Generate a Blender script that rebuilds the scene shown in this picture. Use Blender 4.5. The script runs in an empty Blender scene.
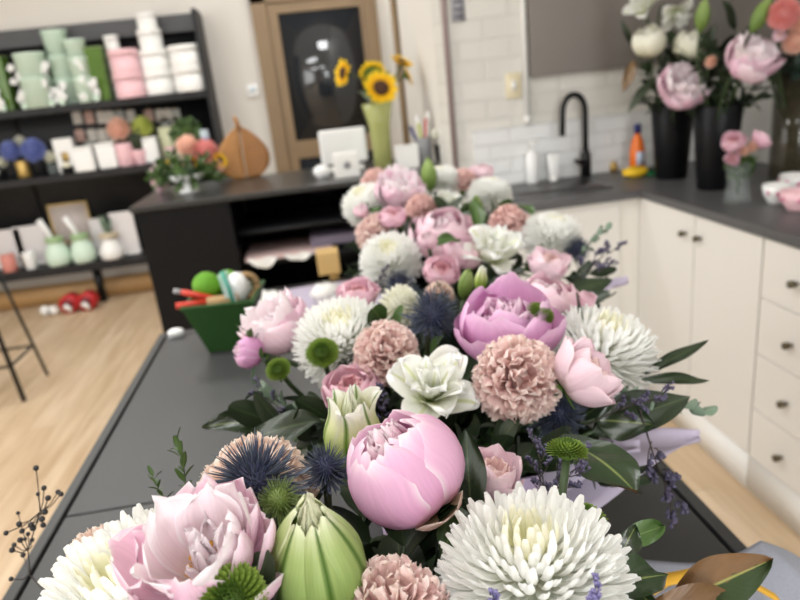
import bpy, math, random
from mathutils import Vector, Matrix, Quaternion
from math import sin, cos, pi, radians as rad, sqrt, acos
SC = bpy.context.scene
COL = SC.collection
RNG = random.Random(7)
# ------------------------------------------------------------------ camera
CAMH = 1.42
R0 = (0.98545634, 0.10329993, -0.13492563)
R1 = (-0.14007125, 0.94334161, -0.30081001)
R2 = (0.09620731, 0.31533433, 0.94409132)
AX = Vector((R0[0], R0[2], -R0[1])); AY = Vector((R1[0], R1[2], -R1[1])); AZ = Vector((R2[0], R2[2], -R2[1]))
EYE = Vector((0, 0, CAMH))
FPX = 660.0
def at(px, py, d):
    """world point that lies d metres in front of the camera at that spot of the picture"""
    return EYE + AX*(d*(px-400)/FPX) + AY*(d*(py-300)/FPX) + AZ*d
cam = bpy.data.cameras.new('camera'); co = bpy.data.objects.new('camera', cam); COL.objects.link(co)
m3 = Matrix((AX, -AY, -AZ)).transposed()
co.matrix_world = Matrix.Translation(EYE) @ m3.to_4x4()
cam.sensor_width = 36; cam.lens = 36*FPX/800; cam.clip_start = .02
cam.dof.use_dof = True; cam.dof.focus_distance = .41; cam.dof.aperture_fstop = cam.lens/3.9
SC.camera = co
SC.view_settings.view_transform = 'Standard'; SC.view_settings.look = 'None'
SC.view_settings.gamma = 1; SC.view_settings.use_curve_mapping = False
# ------------------------------------------------------------------ colour and materials
def lin(c):
    return tuple((x/12.92 if x <= .04045 else ((x+.055)/1.055)**2.4) for x in (v/255 for v in c))
def rgba(c): return (*lin(c), 1)
MATS = {}
def mat(name, c, rough=.5, metal=0, spec=.5, noise=0, nscale=30, bump=0, bscale=80, coat=0):
    if name in MATS: return MATS[name]
    m = bpy.data.materials.new(name); m.use_nodes = True
    nt = m.node_tree; b = nt.nodes['Principled BSDF']
    b.inputs['Base Color'].default_value = rgba(c); b.inputs['Roughness'].default_value = rough
    b.inputs['Metallic'].default_value = metal; b.inputs['Specular IOR Level'].default_value = spec
    b.inputs['Coat Weight'].default_value = coat
    tc = nt.nodes.new('ShaderNodeTexCoord')
    if noise:
        n = nt.nodes.new('ShaderNodeTexNoise'); n.inputs['Scale'].default_value = nscale; n.inputs['Detail'].default_value = 4
        nt.links.new(tc.outputs['Object'], n.inputs['Vector'])
        r = nt.nodes.new('ShaderNodeMix'); r.data_type = 'RGBA'
        r.inputs['A'].default_value = rgba(tuple(max(0, v*(1-noise)) for v in c)); r.inputs['B'].default_value = rgba(tuple(min(255, v*(1+noise)) for v in c))
        nt.links.new(n.outputs['Fac'], r.inputs['Factor']); nt.links.new(r.outputs['Result'], b.inputs['Base Color'])
    if bump:
        n = nt.nodes.new('ShaderNodeTexNoise'); n.inputs['Scale'].default_value = bscale; n.inputs['Detail'].default_value = 3
        nt.links.new(tc.outputs['Object'], n.inputs['Vector'])
        u = nt.nodes.new('ShaderNodeBump'); u.inputs['Strength'].default_value = bump; u.inputs['Distance'].default_value = .01
        nt.links.new(n.outputs['Fac'], u.inputs['Height']); nt.links.new(u.outputs['Normal'], b.inputs['Normal'])
    MATS[name] = m
    return m
def glass(name, c, alpha=.25, rough=.03):
    if name in MATS: return MATS[name]
    m = bpy.data.materials.new(name); m.use_nodes = True; nt = m.node_tree
    b = nt.nodes['Principled BSDF']
    b.inputs['Base Color'].default_value = rgba(c); b.inputs['Roughness'].default_value = rough
    b.inputs['Alpha'].default_value = alpha; b.inputs['Specular IOR Level'].default_value = .6
    MATS[name] = m
    return m
def N(nt, t, **kw):
    n = nt.nodes.new(t)
    for k, v in kw.items(): setattr(n, k, v)
    return n
def ramp(nt, src, stops):
    r = N(nt, 'ShaderNodeValToRGB'); e = r.color_ramp.elements
    while len(e) < len(stops): e.new(.5)
    for el, (p, c) in zip(e, stops): el.position = p; el.color = rgba(c)
    nt.links.new(src, r.inputs['Fac'])
    return r.outputs['Color']
def mixc(nt, fac, a, b, mode='MIX'):
    x = N(nt, 'ShaderNodeMix', data_type='RGBA', blend_type=mode)
    for s, v in (('Factor', fac), ('A', a), ('B', b)):
        if isinstance(v, (int, float)): x.inputs[s].default_value = v
        elif isinstance(v, tuple): x.inputs[s].default_value = rgba(v)
        else: nt.links.new(v, x.inputs[s])
    return x.outputs['Result']
def mth(nt, op, a, b=None, clamp=False):
    x = N(nt, 'ShaderNodeMath', operation=op, use_clamp=clamp)
    for i, v in enumerate((a, b)):
        if v is None: continue
        if isinstance(v, (int, float)): x.inputs[i].default_value = v
        else: nt.links.new(v, x.inputs[i])
    return x.outputs[0]
def petal_mat(name, stops, edge=None, edge_w=.25, vein=.12, rough=.5, trans=.3, stripe=None, stripe_w=.1, alt=None, coat=0, tint=None):
    """petal: colour along its length, its rim, its veins, an optional midrib stripe; alt: a second colour that some petals take"""
    if name in MATS: return MATS[name]
    m = bpy.data.materials.new(name); m.use_nodes = True; nt = m.node_tree; b = nt.nodes['Principled BSDF']
    uv = N(nt, 'ShaderNodeUVMap'); sp = N(nt, 'ShaderNodeSeparateXYZ'); nt.links.new(uv.outputs[0], sp.inputs[0])
    x, y = sp.outputs[0], sp.outputs[1]
    at_ = N(nt, 'ShaderNodeAttribute', attribute_name='rnd')
    side = mth(nt, 'ABSOLUTE', mth(nt, 'MULTIPLY', mth(nt, 'SUBTRACT', x, .5), 2.0))
    col = ramp(nt, y, stops)
    if alt: col = mixc(nt, mth(nt, 'MULTIPLY', at_.outputs['Fac'], alt[1]), col, alt[0])
    if edge:
        rim = mth(nt, 'MAXIMUM', side, y)
        f = mth(nt, 'DIVIDE', mth(nt, 'SUBTRACT', rim, 1-edge_w), edge_w, True)
        col = mixc(nt, mth(nt, 'POWER', f, 1.5), col, edge)
    if stripe:
        f = mth(nt, 'SUBTRACT', 1.0, mth(nt, 'DIVIDE', side, stripe_w), True)
        col = mixc(nt, mth(nt, 'POWER', f, .7), col, stripe)
    if vein:
        cb = N(nt, 'ShaderNodeCombineXYZ')
        nt.links.new(mth(nt, 'MULTIPLY', x, 26.0), cb.inputs[0]); nt.links.new(mth(nt, 'MULTIPLY', y, 2.2), cb.inputs[1])
        nt.links.new(mth(nt, 'MULTIPLY', at_.outputs['Fac'], 40.0), cb.inputs[2])
        nz = N(nt, 'ShaderNodeTexNoise'); nz.inputs['Scale'].default_value = 1.0; nz.inputs['Detail'].default_value = 2
        nt.links.new(cb.outputs[0], nz.inputs['Vector'])
        v = mth(nt, 'ADD', 1-vein, mth(nt, 'MULTIPLY', nz.outputs['Fac'], 2*vein))
        col = mixc(nt, 1.0, col, v, 'MULTIPLY')
        bp = N(nt, 'ShaderNodeBump'); bp.inputs['Strength'].default_value = .25; bp.inputs['Distance'].default_value = .002
        nt.links.new(nz.outputs['Fac'], bp.inputs['Height']); nt.links.new(bp.outputs[0], b.inputs['Normal'])
    nt.links.new(col, b.inputs['Base Color']); b.inputs['Roughness'].default_value = rough
    b.inputs['Specular IOR Level'].default_value = .3; b.inputs['Coat Weight'].default_value = coat
    if trans:
        tr = N(nt, 'ShaderNodeBsdfTranslucent'); nt.links.new(col, tr.inputs['Color'])
        mx = N(nt, 'ShaderNodeMixShader'); mx.inputs[0].default_value = trans
        nt.links.new(b.outputs[0], mx.inputs[1]); nt.links.new(tr.outputs[0], mx.inputs[2])
        nt.links.new(mx.outputs[0], nt.nodes['Material Output'].inputs['Surface'])
    MATS[name] = m
    return m
def leaf_mat(name, top, rib, under=None, rough=.35, coat=.15, var=.3, rust=None):
    if name in MATS: return MATS[name]
    m = bpy.data.materials.new(name); m.use_nodes = True; nt = m.node_tree; b = nt.nodes['Principled BSDF']
    uv = N(nt, 'ShaderNodeUVMap'); sp = N(nt, 'ShaderNodeSeparateXYZ'); nt.links.new(uv.outputs[0], sp.inputs[0])
    side = mth(nt, 'ABSOLUTE', mth(nt, 'MULTIPLY', mth(nt, 'SUBTRACT', sp.outputs[0], .5), 2.0))
    a = N(nt, 'ShaderNodeAttribute', attribute_name='rnd')
    nz = N(nt, 'ShaderNodeTexNoise'); nz.inputs['Scale'].default_value = 9; nz.inputs['Detail'].default_value = 4
    nt.links.new(uv.outputs[0], nz.inputs['Vector'])
    k = mth(nt, 'ADD', 1-var, mth(nt, 'MULTIPLY', mth(nt, 'ADD', nz.outputs['Fac'], a.outputs['Fac']), var))
    col = mixc(nt, 1.0, top, k, 'MULTIPLY')
    if rust: # one half of the blade turned rust brown
        h = mth(nt, 'ADD', sp.outputs[0], mth(nt, 'MULTIPLY', mth(nt, 'SUBTRACT', nz.outputs['Fac'], .5), .35))
        col = mixc(nt, mth(nt, 'MULTIPLY', mth(nt, 'SUBTRACT', .53, h), 14., True), col, mixc(nt, 1.0, rust, k, 'MULTIPLY'))
    if under:
        g = N(nt, 'ShaderNodeNewGeometry')
        col = mixc(nt, g.outputs['Backfacing'], col, under)
    wv = N(nt, 'ShaderNodeTexWave'); wv.inputs['Scale'].default_value = 3.2
    cb = N(nt, 'ShaderNodeCombineXYZ'); nt.links.new(mth(nt, 'SUBTRACT', mth(nt, 'MULTIPLY', sp.outputs[1], 1.5), mth(nt, 'MULTIPLY', side, .4)), cb.inputs[0])
    nt.links.new(cb.outputs[0], wv.inputs['Vector'])
    bp = N(nt, 'ShaderNodeBump'); bp.inputs['Strength'].default_value = .07; bp.inputs['Distance'].default_value = .002
    nt.links.new(wv.outputs['Fac'], bp.inputs['Height']); nt.links.new(bp.outputs[0], b.inputs['Normal'])
    f = mth(nt, 'SUBTRACT', 1.0, mth(nt, 'DIVIDE', side, .07), True)
    col = mixc(nt, f, col, rib)
    nt.links.new(col, b.inputs['Base Color'])
    b.inputs['Roughness'].default_value = rough; b.inputs['Coat Weight'].default_value = coat; b.inputs['Coat Roughness'].default_value = .25
    MATS[name] = m
    return m
# ------------------------------------------------------------------ mesh helper
class MB:
    def __init__(s): s.v = []; s.f = []; s.uv = []; s.r = []
    def add(s, p, uv=(.5, .5), r=0.):
        s.v.append(tuple(p)); s.uv.append(uv); s.r.append(r); return len(s.v)-1
    def sheet(s, fn, nu, nv, rnd=0.):
        b = len(s.v)
        for i in range(nu+1):
            for j in range(nv+1):
                u, v = i/nu, 2*j/nv-1
                s.add(fn(u, v), ((v+1)/2, u), rnd)
        w = nv+1
        for i in range(nu):
            for j in range(nv):
                s.f.append((b+i*w+j, b+i*w+j+1, b+(i+1)*w+j+1, b+(i+1)*w+j))
    def tube(s, pts, rs, n=7, rnd=0., cap=True):
        pts = [Vector(p) for p in pts]
        if not isinstance(rs, (list, tuple)): rs = [rs]*len(pts)
        b = len(s.v); prev = None
        for i, p in enumerate(pts):
            t = (pts[min(i+1, len(pts)-1)]-pts[max(i-1, 0)]).normalized()
            if prev is None: a = t.orthogonal().normalized()
            else: a = (prev-t*prev.dot(t)); a = a.normalized() if a.length > 1e-6 else t.orthogonal().normalized()
            prev = a; c = t.cross(a)
            for k in range(n):
                q = 2*pi*k/n
                s.add(p+(a*cos(q)+c*sin(q))*rs[i], (k/n, i/(len(pts)-1)), rnd)
        for i in range(len(pts)-1):
            for k in range(n):
                s.f.append((b+i*n+k, b+i*n+(k+1) % n, b+(i+1)*n+(k+1) % n, b+(i+1)*n+k))
        if cap:
            s.f.append(tuple(b+k for k in reversed(range(n)))); e = b+(len(pts)-1)*n
            s.f.append(tuple(e+k for k in range(n)))
    def lathe(s, prof, n=28, c=(0, 0, 0), rnd=0., sq=0):
        """prof: (radius, height) from the bottom up"""
        b = len(s.v)
        for i, (r, z) in enumerate(prof):
            for k in range(n):
                q = 2*pi*k/n
                s.add((c[0]+r*cos(q), c[1]+r*sin(q), c[2]+z), (k/n, i/(len(prof)-1)), rnd)
        for i in range(len(prof)-1):
            for k in range(n):
                s.f.append((b+i*n+k, b+i*n+(k+1) % n, b+(i+1)*n+(k+1) % n, b+(i+1)*n+k))
        s.f.append(tuple(b+k for k in reversed(range(n)))); e = b+(len(prof)-1)*n
        s.f.append(tuple(e+k for k in range(n)))
    def frustum(s, c, a0, b0, a1, b1, h, rz=0.):
        """open-ended maths box: half sizes a,b below and above"""
        i = len(s.v)
        for (a, b_, z) in ((a0, b0, 0), (a1, b1, h)):
            for sx, sy in ((-1, -1), (1, -1), (1, 1), (-1, 1)):
                x, y = sx*a, sy*b_
                s.add((c[0]+x*cos(rz)-y*sin(rz), c[1]+x*sin(rz)+y*cos(rz), c[2]+z))
        for q in ((3, 2, 1, 0), (4, 5, 6, 7), (0, 1, 5, 4), (1, 2, 6, 5), (2, 3, 7, 6), (3, 0, 4, 7)): s.f.append(tuple(i+k for k in q))
    def box(s, lo, hi):
        s.frustum(((lo[0]+hi[0])/2, (lo[1]+hi[1])/2, lo[2]), (hi[0]-lo[0])/2, (hi[1]-lo[1])/2, (hi[0]-lo[0])/2, (hi[1]-lo[1])/2, hi[2]-lo[2])
    def ball(s, c, r, n=10, rnd=0., sc=(1, 1, 1)):
        b = len(s.v); m_ = n//2+1
        for i in range(m_+1):
            t = pi*i/m_
            for k in range(n):
                q = 2*pi*k/n
                s.add((c[0]+r*sc[0]*sin(t)*cos(q), c[1]+r*sc[1]*sin(t)*sin(q), c[2]-r*sc[2]*cos(t)), (k/n, i/m_), rnd)
        for i in range(m_):
            for k in range(n):
                s.f.append((b+i*n+k, b+i*n+(k+1) % n, b+(i+1)*n+(k+1) % n, b+(i+1)*n+k))
    def mesh(s, name, material, smooth=True):
        me = bpy.data.meshes.new(name); me.from_pydata(s.v, [], s.f)
        uvl = me.uv_layers.new(name='UVMap')
        idx = [0]*len(me.loops); me.loops.foreach_get('vertex_index', idx)
        flat = []
        for i in idx: flat.extend(s.uv[i])
        uvl.data.foreach_set('uv', flat)
        a = me.attributes.new('rnd', 'FLOAT', 'POINT'); a.data.foreach_set('value', s.r)
        if smooth: me.polygons.foreach_set('use_smooth', [True]*len(me.polygons))
        me.materials.append(material); me.update()
        return me
    def build(s, name, material, parent=None, smooth=True, bevel=0., solid=0.):
        return put(name, s.mesh(name, material, smooth), parent, bevel, solid)
def put(name, me, parent=None, bevel=0., solid=0.):
    o = bpy.data.objects.new(name, me); COL.objects.link(o)
    if parent is not None: o.parent = parent
    if solid:
        q = o.modifiers.new('thick', 'SOLIDIFY'); q.thickness = solid; q.offset = 0
    if bevel:
        q = o.modifiers.new('soft', 'BEVEL'); q.width = bevel; q.segments = 2; q.limit_method = 'ANGLE'
    return o
def tag(o, label, cat, group=None, kind=None):
    o['label'] = label; o['category'] = cat
    if group: o['group'] = group
    if kind: o['kind'] = kind
    return o
def empty(name, label, cat, loc=(0, 0, 0), rz=0., group=None):
    o = bpy.data.objects.new(name, None); COL.objects.link(o); o.empty_display_size = .05
    o.location = loc; o.rotation_euler = (0, 0, rz)
    return tag(o, label, cat, group)
def structure(name, m, material, parent=None, smooth=False, bevel=0.):
    o = m.build(name, material, parent, smooth, bevel)
    if parent is None: o['kind'] = 'structure'
    return o
def bx(lo, hi):
    m = MB(); m.box(lo, hi); return m
def lt(prof, n=28, c=(0, 0, 0)):
    m = MB(); m.lathe(prof, n, c); return m
def cup_profile(r0, r1, h, t=.004, lip=0):
    """a hollow round vessel, outside then inside"""
    return [(r0*.96, 0), (r0, .004), ((r0+r1)/2, h*.5), (r1, h-.003+0*lip), (r1-t*.3, h), (r1-t, h-.002), ((r0+r1)/2-t, h*.5), (r0-t, t+.002), (.001, t)]
# ------------------------------------------------------------------ petals and blooms (unit size, axis +Z)
def pet(m, az, L, W, p0, bend, br=.05, bz=0., k=.8, a=.35, up=.6, uk=.65, q=2., ra=0., rf=3., tj=0., tf=1., bp=1., curl=0., tw=0., nu=8, nv=6, rnd=None, rng=RNG, off=(0, 0), tm=0.):
    p0, bend, curl = rad(p0), rad(bend), rad(curl)
    ph = rng.random()*6.28
    rnd = rng.random() if rnd is None else rnd
    n = nu*4; tab = []; r, z = br, bz; du = 1.35/n
    for i in range(n+1):
        u = i*du
        f = p0+bend*u**bp+curl*max(0, u-.72)/.28
        tab.append((r, z, f)); r += sin(f)*L*du; z += cos(f)*L*du
    R_, E_ = Vector((cos(az), sin(az), 0)), Vector((-sin(az), cos(az), 0)); Z_ = Vector((0, 0, 1))
    def fn(u, v):
        u = 1-(1-u)**1.45
        ue = max(0, min(1.34, u*(1+u*tj*(.6*sin(4*tf*v+ph)+.4*sin(9*tf*v+2*ph)))))
        x = ue/du; i = min(n-1, int(x)); t = x-i
        A, B = tab[i], tab[i+1]
        r, z, f = (A[j]+(B[j]-A[j])*t for j in range(3))
        w = a+(1-a)*sin(pi/2*min(1, u/up))
        if u > uk: w *= max(tm, sqrt(max(0, 1-((u-uk)/(1-uk))**q)))
        w *= W
        O_ = R_*cos(f)-Z_*sin(f)
        if k > 1e-3: lat, inn = w/k*sin(v*k), w/k*(1-cos(v*k))
        else: lat, inn = w*v, 0
        e, o = E_, O_
        if tw:
            g = tw*u; e, o = E_*cos(g)+O_*sin(g), O_*cos(g)-E_*sin(g)
        P = R_*r+Z_*z+e*lat-o*inn
        if ra: P += o*(ra*sin(rf*v*pi/2+ph)*u*u+ra*.5*sin(rf*1.9*v+ph*2+u*5)*u)
        return P+Vector((off[0], off[1], 0))
    m.sheet(fn, nu, nv, rnd)
G = 2.39996
def chrysanthemum(seed, n=330, nu=6, nv=4, top=128, wide=.07):
    r = random.Random(seed); ray, heart = MB(), MB()
    for i in range(n):
        t = (i+.5)/n; f = acos(1-t*(1-cos(rad(top)))); fd = math.degrees(f)
        inner = fd < 20
        m = heart if inner else ray
        s = .42
        Lh = (.4+.24*min(1, fd/50))*r.uniform(.88, 1.1)
        bend = -92+46*min(1, fd/100)+r.uniform(-10, 10)
        pet(m, i*G+r.uniform(-.08, .08), Lh, wide*(.8+.3*min(1, fd/50))*r.uniform(.85, 1.12), fd*1.0+46-22*min(1, fd/100), bend, br=s*sin(f), bz=s*cos(f)*.9-.08, k=1.15, a=.75, up=.45, uk=.72, q=2.6, tm=.42, nu=nu, nv=nv, tw=r.uniform(-.25, .25), rng=r)
    core = MB(); core.ball((0, 0, -.05), .3, 12)
    ray.v += core.v and []
    cal = MB(); cal.lathe([(.06, -.5), (.16, -.44), (.26, -.3), (.2, -.2)], 14)
    b = len(heart.v); heart.ball((0, 0, -.06), .42, 14, .5)
    return [('ray_petals', ray, 'CW'), ('heart_petals', heart, 'CH'), ('calyx', cal, 'SEP')]
def button(seed, n=230):
    r = random.Random(seed); ray, heart = MB(), MB()
    for i in range(n):
        t = (i+.5)/n; f = acos(1-t*(1-cos(rad(104)))); fd = math.degrees(f)
        m = heart if fd < 34 else ray
        Lh = (.22+.26*min(1, fd/70))*r.uniform(.9, 1.08)
        pet(m, i*G, Lh, .062+.022*min(1, fd/80), fd+14, -52+20*min(1, fd/80), br=.56*sin(f), bz=.34*cos(f)-.1, k=1.0, a=.6, up=.5, uk=.6, nu=4, nv=3, rng=r)
    heart.ball((0, 0, -.12), .56, 14, .5, (1, 1, .62))
    cal = MB(); cal.lathe([(.07, -.55), (.2, -.5), (.5, -.34), (.6, -.2), (.4, -.1)], 18)
    return [('ray_petals', ray, 'GB'), ('heart_petals', heart, 'GBH'), ('calyx', cal, 'SEP')]
def sepals(n, L, W, z, p0, bend, seed=1):
    m = MB(); r = random.Random(seed)
    for i in range(n): pet(m, i*2*pi/n+r.uniform(-.3, .3), L*r.uniform(.8, 1.1), W, p0, bend, br=.04, bz=z, k=.5, a=.5, up=.4, uk=.4, nu=6, nv=4, rng=r)
    return m
def peony_bud(seed, mt='PB'):
    r = random.Random(seed); parts = []
    inner = MB()
    inner.ball((0, 0, -.06), .74, 18, .4)
    for i in range(16):
        pet(inner, i*G, r.uniform(1.1, 1.4), r.uniform(.28, .42), r.uniform(22, 50), -70, br=.1, bz=-.35, k=.9, ra=.05, rf=3, tj=.09, uk=.8, nu=8, nv=8, rng=r)
    parts.append(('inner_petals', inner, mt+'I'))
    for l, (cnt, Rl, ln, wd) in enumerate(((4, .84, 2.75, .9), (4, .92, 2.72, .95), (3, 1.0, 2.62, 1.0))):
        for i in range(cnt):
            m = MB(); L = Rl*ln*r.uniform(.93, 1.06)
            pet(m, i*2*pi/cnt+l*.8+r.uniform(-.25, .25), L, wd*Rl*r.uniform(.9, 1.05), 92, -math.degrees(L/Rl)*r.uniform(.97, 1.02), br=.05, bz=-Rl*.97, k=1.0, a=.3, up=.52, uk=.74, q=2.6, tm=.3, ra=.02, rf=3.5, tj=.05, curl=r.uniform(-8, 14), nu=14, nv=12, rng=r)
            parts.append(('petal', m, mt))
    if seed == 6: # a loose cream guard petal folded down at the foot
        m = MB(); pet(m, -1.75, 1.2, .62, 94, -72, br=.28, bz=-.98, k=.9, a=.5, up=.5, uk=.6, q=2.3, tm=.3, ra=.04, rf=2.5, tj=.04, curl=40, nu=12, nv=10, rng=r); parts.append(('petal', m, 'CB'))
    parts.append(('sepal_ring', sepals(5, .75, .3, -1.0, 85, -35, seed), 'SEP'))
    return parts
def peony_cup(seed, mt='PC', openness=0):
    r = random.Random(seed); parts = []; inner = MB()
    inner.ball((0, 0, -.35), .42, 14, .4)
    for i in range(14): pet(inner, i*G, r.uniform(.9, 1.1), r.uniform(.25, .4), r.uniform(15, 50), -45, br=.1, bz=-.6, k=.9, ra=.06, rf=3, tj=.08, uk=.75, nu=8, nv=8, rng=r)
    parts.append(('inner_petals', inner, mt+'I'))
    for l, (cnt, L, W, p0, bd) in enumerate(((3, 1.85, .95, 80, -135), (4, 1.9, 1.0, 90, -122+openness), (3, 1.75, 1.02, 100, -98+openness))):
        for i in range(cnt):
            m = MB()
            pet(m, i*2*pi/cnt+l*.75+r.uniform(-.2, .2), L*r.uniform(.88, 1.08), W*r.uniform(.9, 1.1), p0, bd+r.uniform(-10, 12), br=.05, bz=-.8, k=.95, a=.3, up=.55, uk=.74, q=2.4, tm=.5, ra=.03, rf=2.5, tj=.05, curl=r.uniform(-10, 20), nu=12, nv=10, rng=r)
            parts.append(('petal', m, mt))
    parts.append(('sepal_ring', sepals(5, .7, .28, -.86, 80, -25, seed), 'SEP'))
    return parts
def peony_open(seed):
    r = random.Random(seed); parts = []; st = MB(); inner = MB()
    for l, (cnt, L, W, p0, bd, mm) in enumerate(((6, 1.75, .82, 98, -112, 'PO'), (6, 1.6, .66, 80, -92, 'PO'), (8, 1.6, .6, 56, -56, 'POW'))):
        for i in range(cnt):
            m = MB()
            pet(m, i*2*pi/cnt+l*.5+r.uniform(-.25, .25), L*r.uniform(.9, 1.12), W*r.uniform(.8, 1.1), p0+r.uniform(-8, 8), bd+r.uniform(-14, 14), br=.06, bz=-.62+.05*l, k=1.0 if l < 2 else .8, a=.3, up=.62, uk=.72, q=2.5, tm=.3, ra=.05, rf=3, tj=.07, curl=r.uniform(-20, 25), tw=r.uniform(-.3, .3), nu=13, nv=10, rng=r)
            parts.append(('petal', m, mm))
    for i in range(16):
        pet(inner, i*G, r.uniform(.75, 1.15), r.uniform(.12, .25), r.uniform(5, 45), r.uniform(-50, -10), br=.1, bz=-.5, k=.8, ra=.06, rf=3, tj=.12, uk=.55, nu=9, nv=7, tw=r.uniform(-.5, .5), rng=r)
    parts.append(('inner_petals', inner, 'POW'))
    for i in range(70):
        a, p = r.uniform(0, 6.28), rad(r.uniform(25, 85)); L = r.uniform(.3, .48)
        d = Vector((sin(p)*cos(a), sin(p)*sin(a), cos(p)))
        st.tube([d*.12+Vector((0, 0, -.5)), d*L+Vector((0, 0, -.45)), d*(L+.1)+Vector((0, 0, -.43))], [.012, .012, .03], 5)
    parts.append(('stamens', st, 'STAM'))
    parts.append(('sepal_ring', sepals(5, .7, .28, -.7, 85, -30, seed), 'SEP'))
    return parts
def carnation(seed, mt='CA', n=78, nv=20):
    r = random.Random(seed); m, c = MB(), MB()
    for i in range(n):
        t = (i+.5)/n; fd = 4+98*t**.72
        pet(m, i*G+r.uniform(-.2, .2), r.uniform(1.25, 1.42)*(1-.22*t), r.uniform(.28, .42), fd*.6, fd*.5+r.uniform(-10, 10), br=.03, bz=-.72, k=.4, a=.1, up=1.0, uk=.9, q=3, tm=.6, ra=.075, rf=r.uniform(3, 4.6), tj=.045, tf=3, tw=r.uniform(-.5, .5), nu=10, nv=nv, rng=r)
    m.ball((0, 0, -.3), .4, 12, .2)
    c.lathe([(.06, -1.5), (.17, -1.42), (.2, -1.0), (.24, -.7), (.1, -.55)], 14)
    return [('petals', m, mt), ('calyx', c, 'SEP')]
def rose(seed, mt='RO', tall=1.0):
    r = random.Random(seed); parts = []; heart = MB()
    for i in range(11):
        q = i/10
        pet(heart, i*G*1.0, (1.35-.1*q)*tall, .3+.35*q, 35+35*q, -45-45*q, br=.02, bz=-.8*tall, k=1.6, a=.5, up=.4, uk=.8, q=3, curl=18*q, tj=.03, nu=10, nv=8, rng=r)
    heart.ball((0, 0, -.35), .34, 12, .3, (1, 1, 1.2))
    parts.append(('heart_petals', heart, mt+'H'))
    for l, (cnt, L, W, p0, bd, cu) in enumerate(((3, 1.75, .9, 76, -108, 20), (3, 1.8, 1.0, 86, -108, 34), (3, 1.7, 1.0, 96, -102, 48))):
        for i in range(cnt):
            m = MB()
            pet(m, i*2*pi/cnt+l*.9+r.uniform(-.2, .2), L*tall*r.uniform(.93, 1.06), W*r.uniform(.92, 1.08), p0, bd, br=.04, bz=-.82*tall, k=1.15, a=.4, up=.5, uk=.72, q=2.6, tm=.25, tj=.03, ra=.015, curl=cu*r.uniform(.6, 1.2), nu=13, nv=10, rng=r)
            parts.append(('petal', m, mt))
    parts.append(('sepal_ring', sepals(5, .8, .14, -.86*tall, 100, -20, seed), 'SEP'))
    return parts
def lily_bud(seed, mt='LB', open_=20, slim=1.0):
    r = random.Random(seed); parts = []; heart = MB()
    heart.ball((0, 0, -.45), .5*slim, 14, .3, (1, 1, 1.6/slim))
    for i in range(7): pet(heart, i*G, 2.3*r.uniform(.93, 1.05), .26*slim, 12, -30, br=.1, bz=-1.1, k=.9, ra=.05, tj=.08, uk=.7, nu=9, nv=6, rng=r)
    parts.append(('inner_petals', heart, mt+'I'))
    for l in range(2):
        for i in range(3):
            m = MB()
            pet(m, i*2*pi/3+l*pi/3+.35+r.uniform(-.1, .1), 2.8*r.uniform(.95, 1.03), (.6+.06*l)*slim, 58*slim, -112*slim, br=.03, bz=-1.42, k=1.25, a=.28, up=.5, uk=.55, q=1.8, tm=.12, ra=.022, rf=4, tj=.02, curl=open_*r.uniform(.6, 1.5)+8*l, nu=16, nv=12, rng=r)
            parts.append(('petal', m, mt))
    return parts
def lily_double(seed, mt='LW', a0=22, cu=60):
    r = random.Random(seed); parts = []; heart = MB()
    for i in range(12): pet(heart, i*G, r.uniform(1.2, 1.65), r.uniform(.3, .45), r.uniform(8, 30), r.uniform(-10, 14), br=.06, bz=-.9, k=.9, ra=.07, rf=3, tj=.08, uk=.45, q=1.8, curl=r.uniform(-20, 40), tw=r.uniform(-.5, .5), nu=10, nv=8, rng=r)
    parts.append(('inner_petals', heart, mt))
    for l, (p0, bd, L, W) in enumerate(((a0+12, -8, 1.7, .62), (a0+26, 8, 1.7, .68))):
        for i in range(3+l):
            m = MB()
            pet(m, i*2*pi/(3+l)+l*.9+r.uniform(-.2, .2), L*r.uniform(.92, 1.05), W, p0, bd, br=.05, bz=-1.0, k=.8, a=.3, up=.6, uk=.58, q=2.1, ra=.09, rf=3, tj=.07, curl=cu*r.uniform(.4, 1.2), tw=r.uniform(-.2, .2), nu=13, nv=10, rng=r)
            parts.append(('petal', m, mt))
    c = MB(); c.lathe([(.05, -1.3), (.12, -1.1), (.16, -.9), (.1, -.7)], 12)
    parts.append(('calyx', c, 'SEP'))
    return parts
def sea_holly(seed, n=300, mt='TH', core=.42):
    r = random.Random(seed); sp, co_, br_ = MB(), MB(), MB()
    co_.ball((0, 0, 0), core, 14, .3, (1, 1, 1.15))
    for i in range(n):
        t = (i+.5)/n; f = acos(1-t*1.82); a = i*G
        d = Vector((sin(f)*cos(a), sin(f)*sin(a), cos(f)*1.1)); d2 = (d+Vector((r.uniform(-.16, .16), r.uniform(-.16, .16), r.uniform(-.05, .22)))).normalized()
        L = r.uniform(.24, .6)*(1-core+.4) if r.random() < .75 else r.uniform(.5, .66)
        sp.tube([d*core*.9, d*core+d2*L*.6, d*core+d2*L], [.02, .015, .003], 4, r.random(), False)
    for i in range(18):
        pet(br_, i*2*pi/18+r.uniform(-.1, .1), r.uniform(.7, 1.0), .085, r.uniform(72, 105), r.uniform(-35, -5), br=.2, bz=-.38, k=.6, a=.5, up=.3, uk=.25, q=1.3, tj=.0, nu=6, nv=3, rng=r)
    return [('spines', sp, mt), ('cone', co_, mt+'C'), ('bract_ring', br_, mt)]
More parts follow.
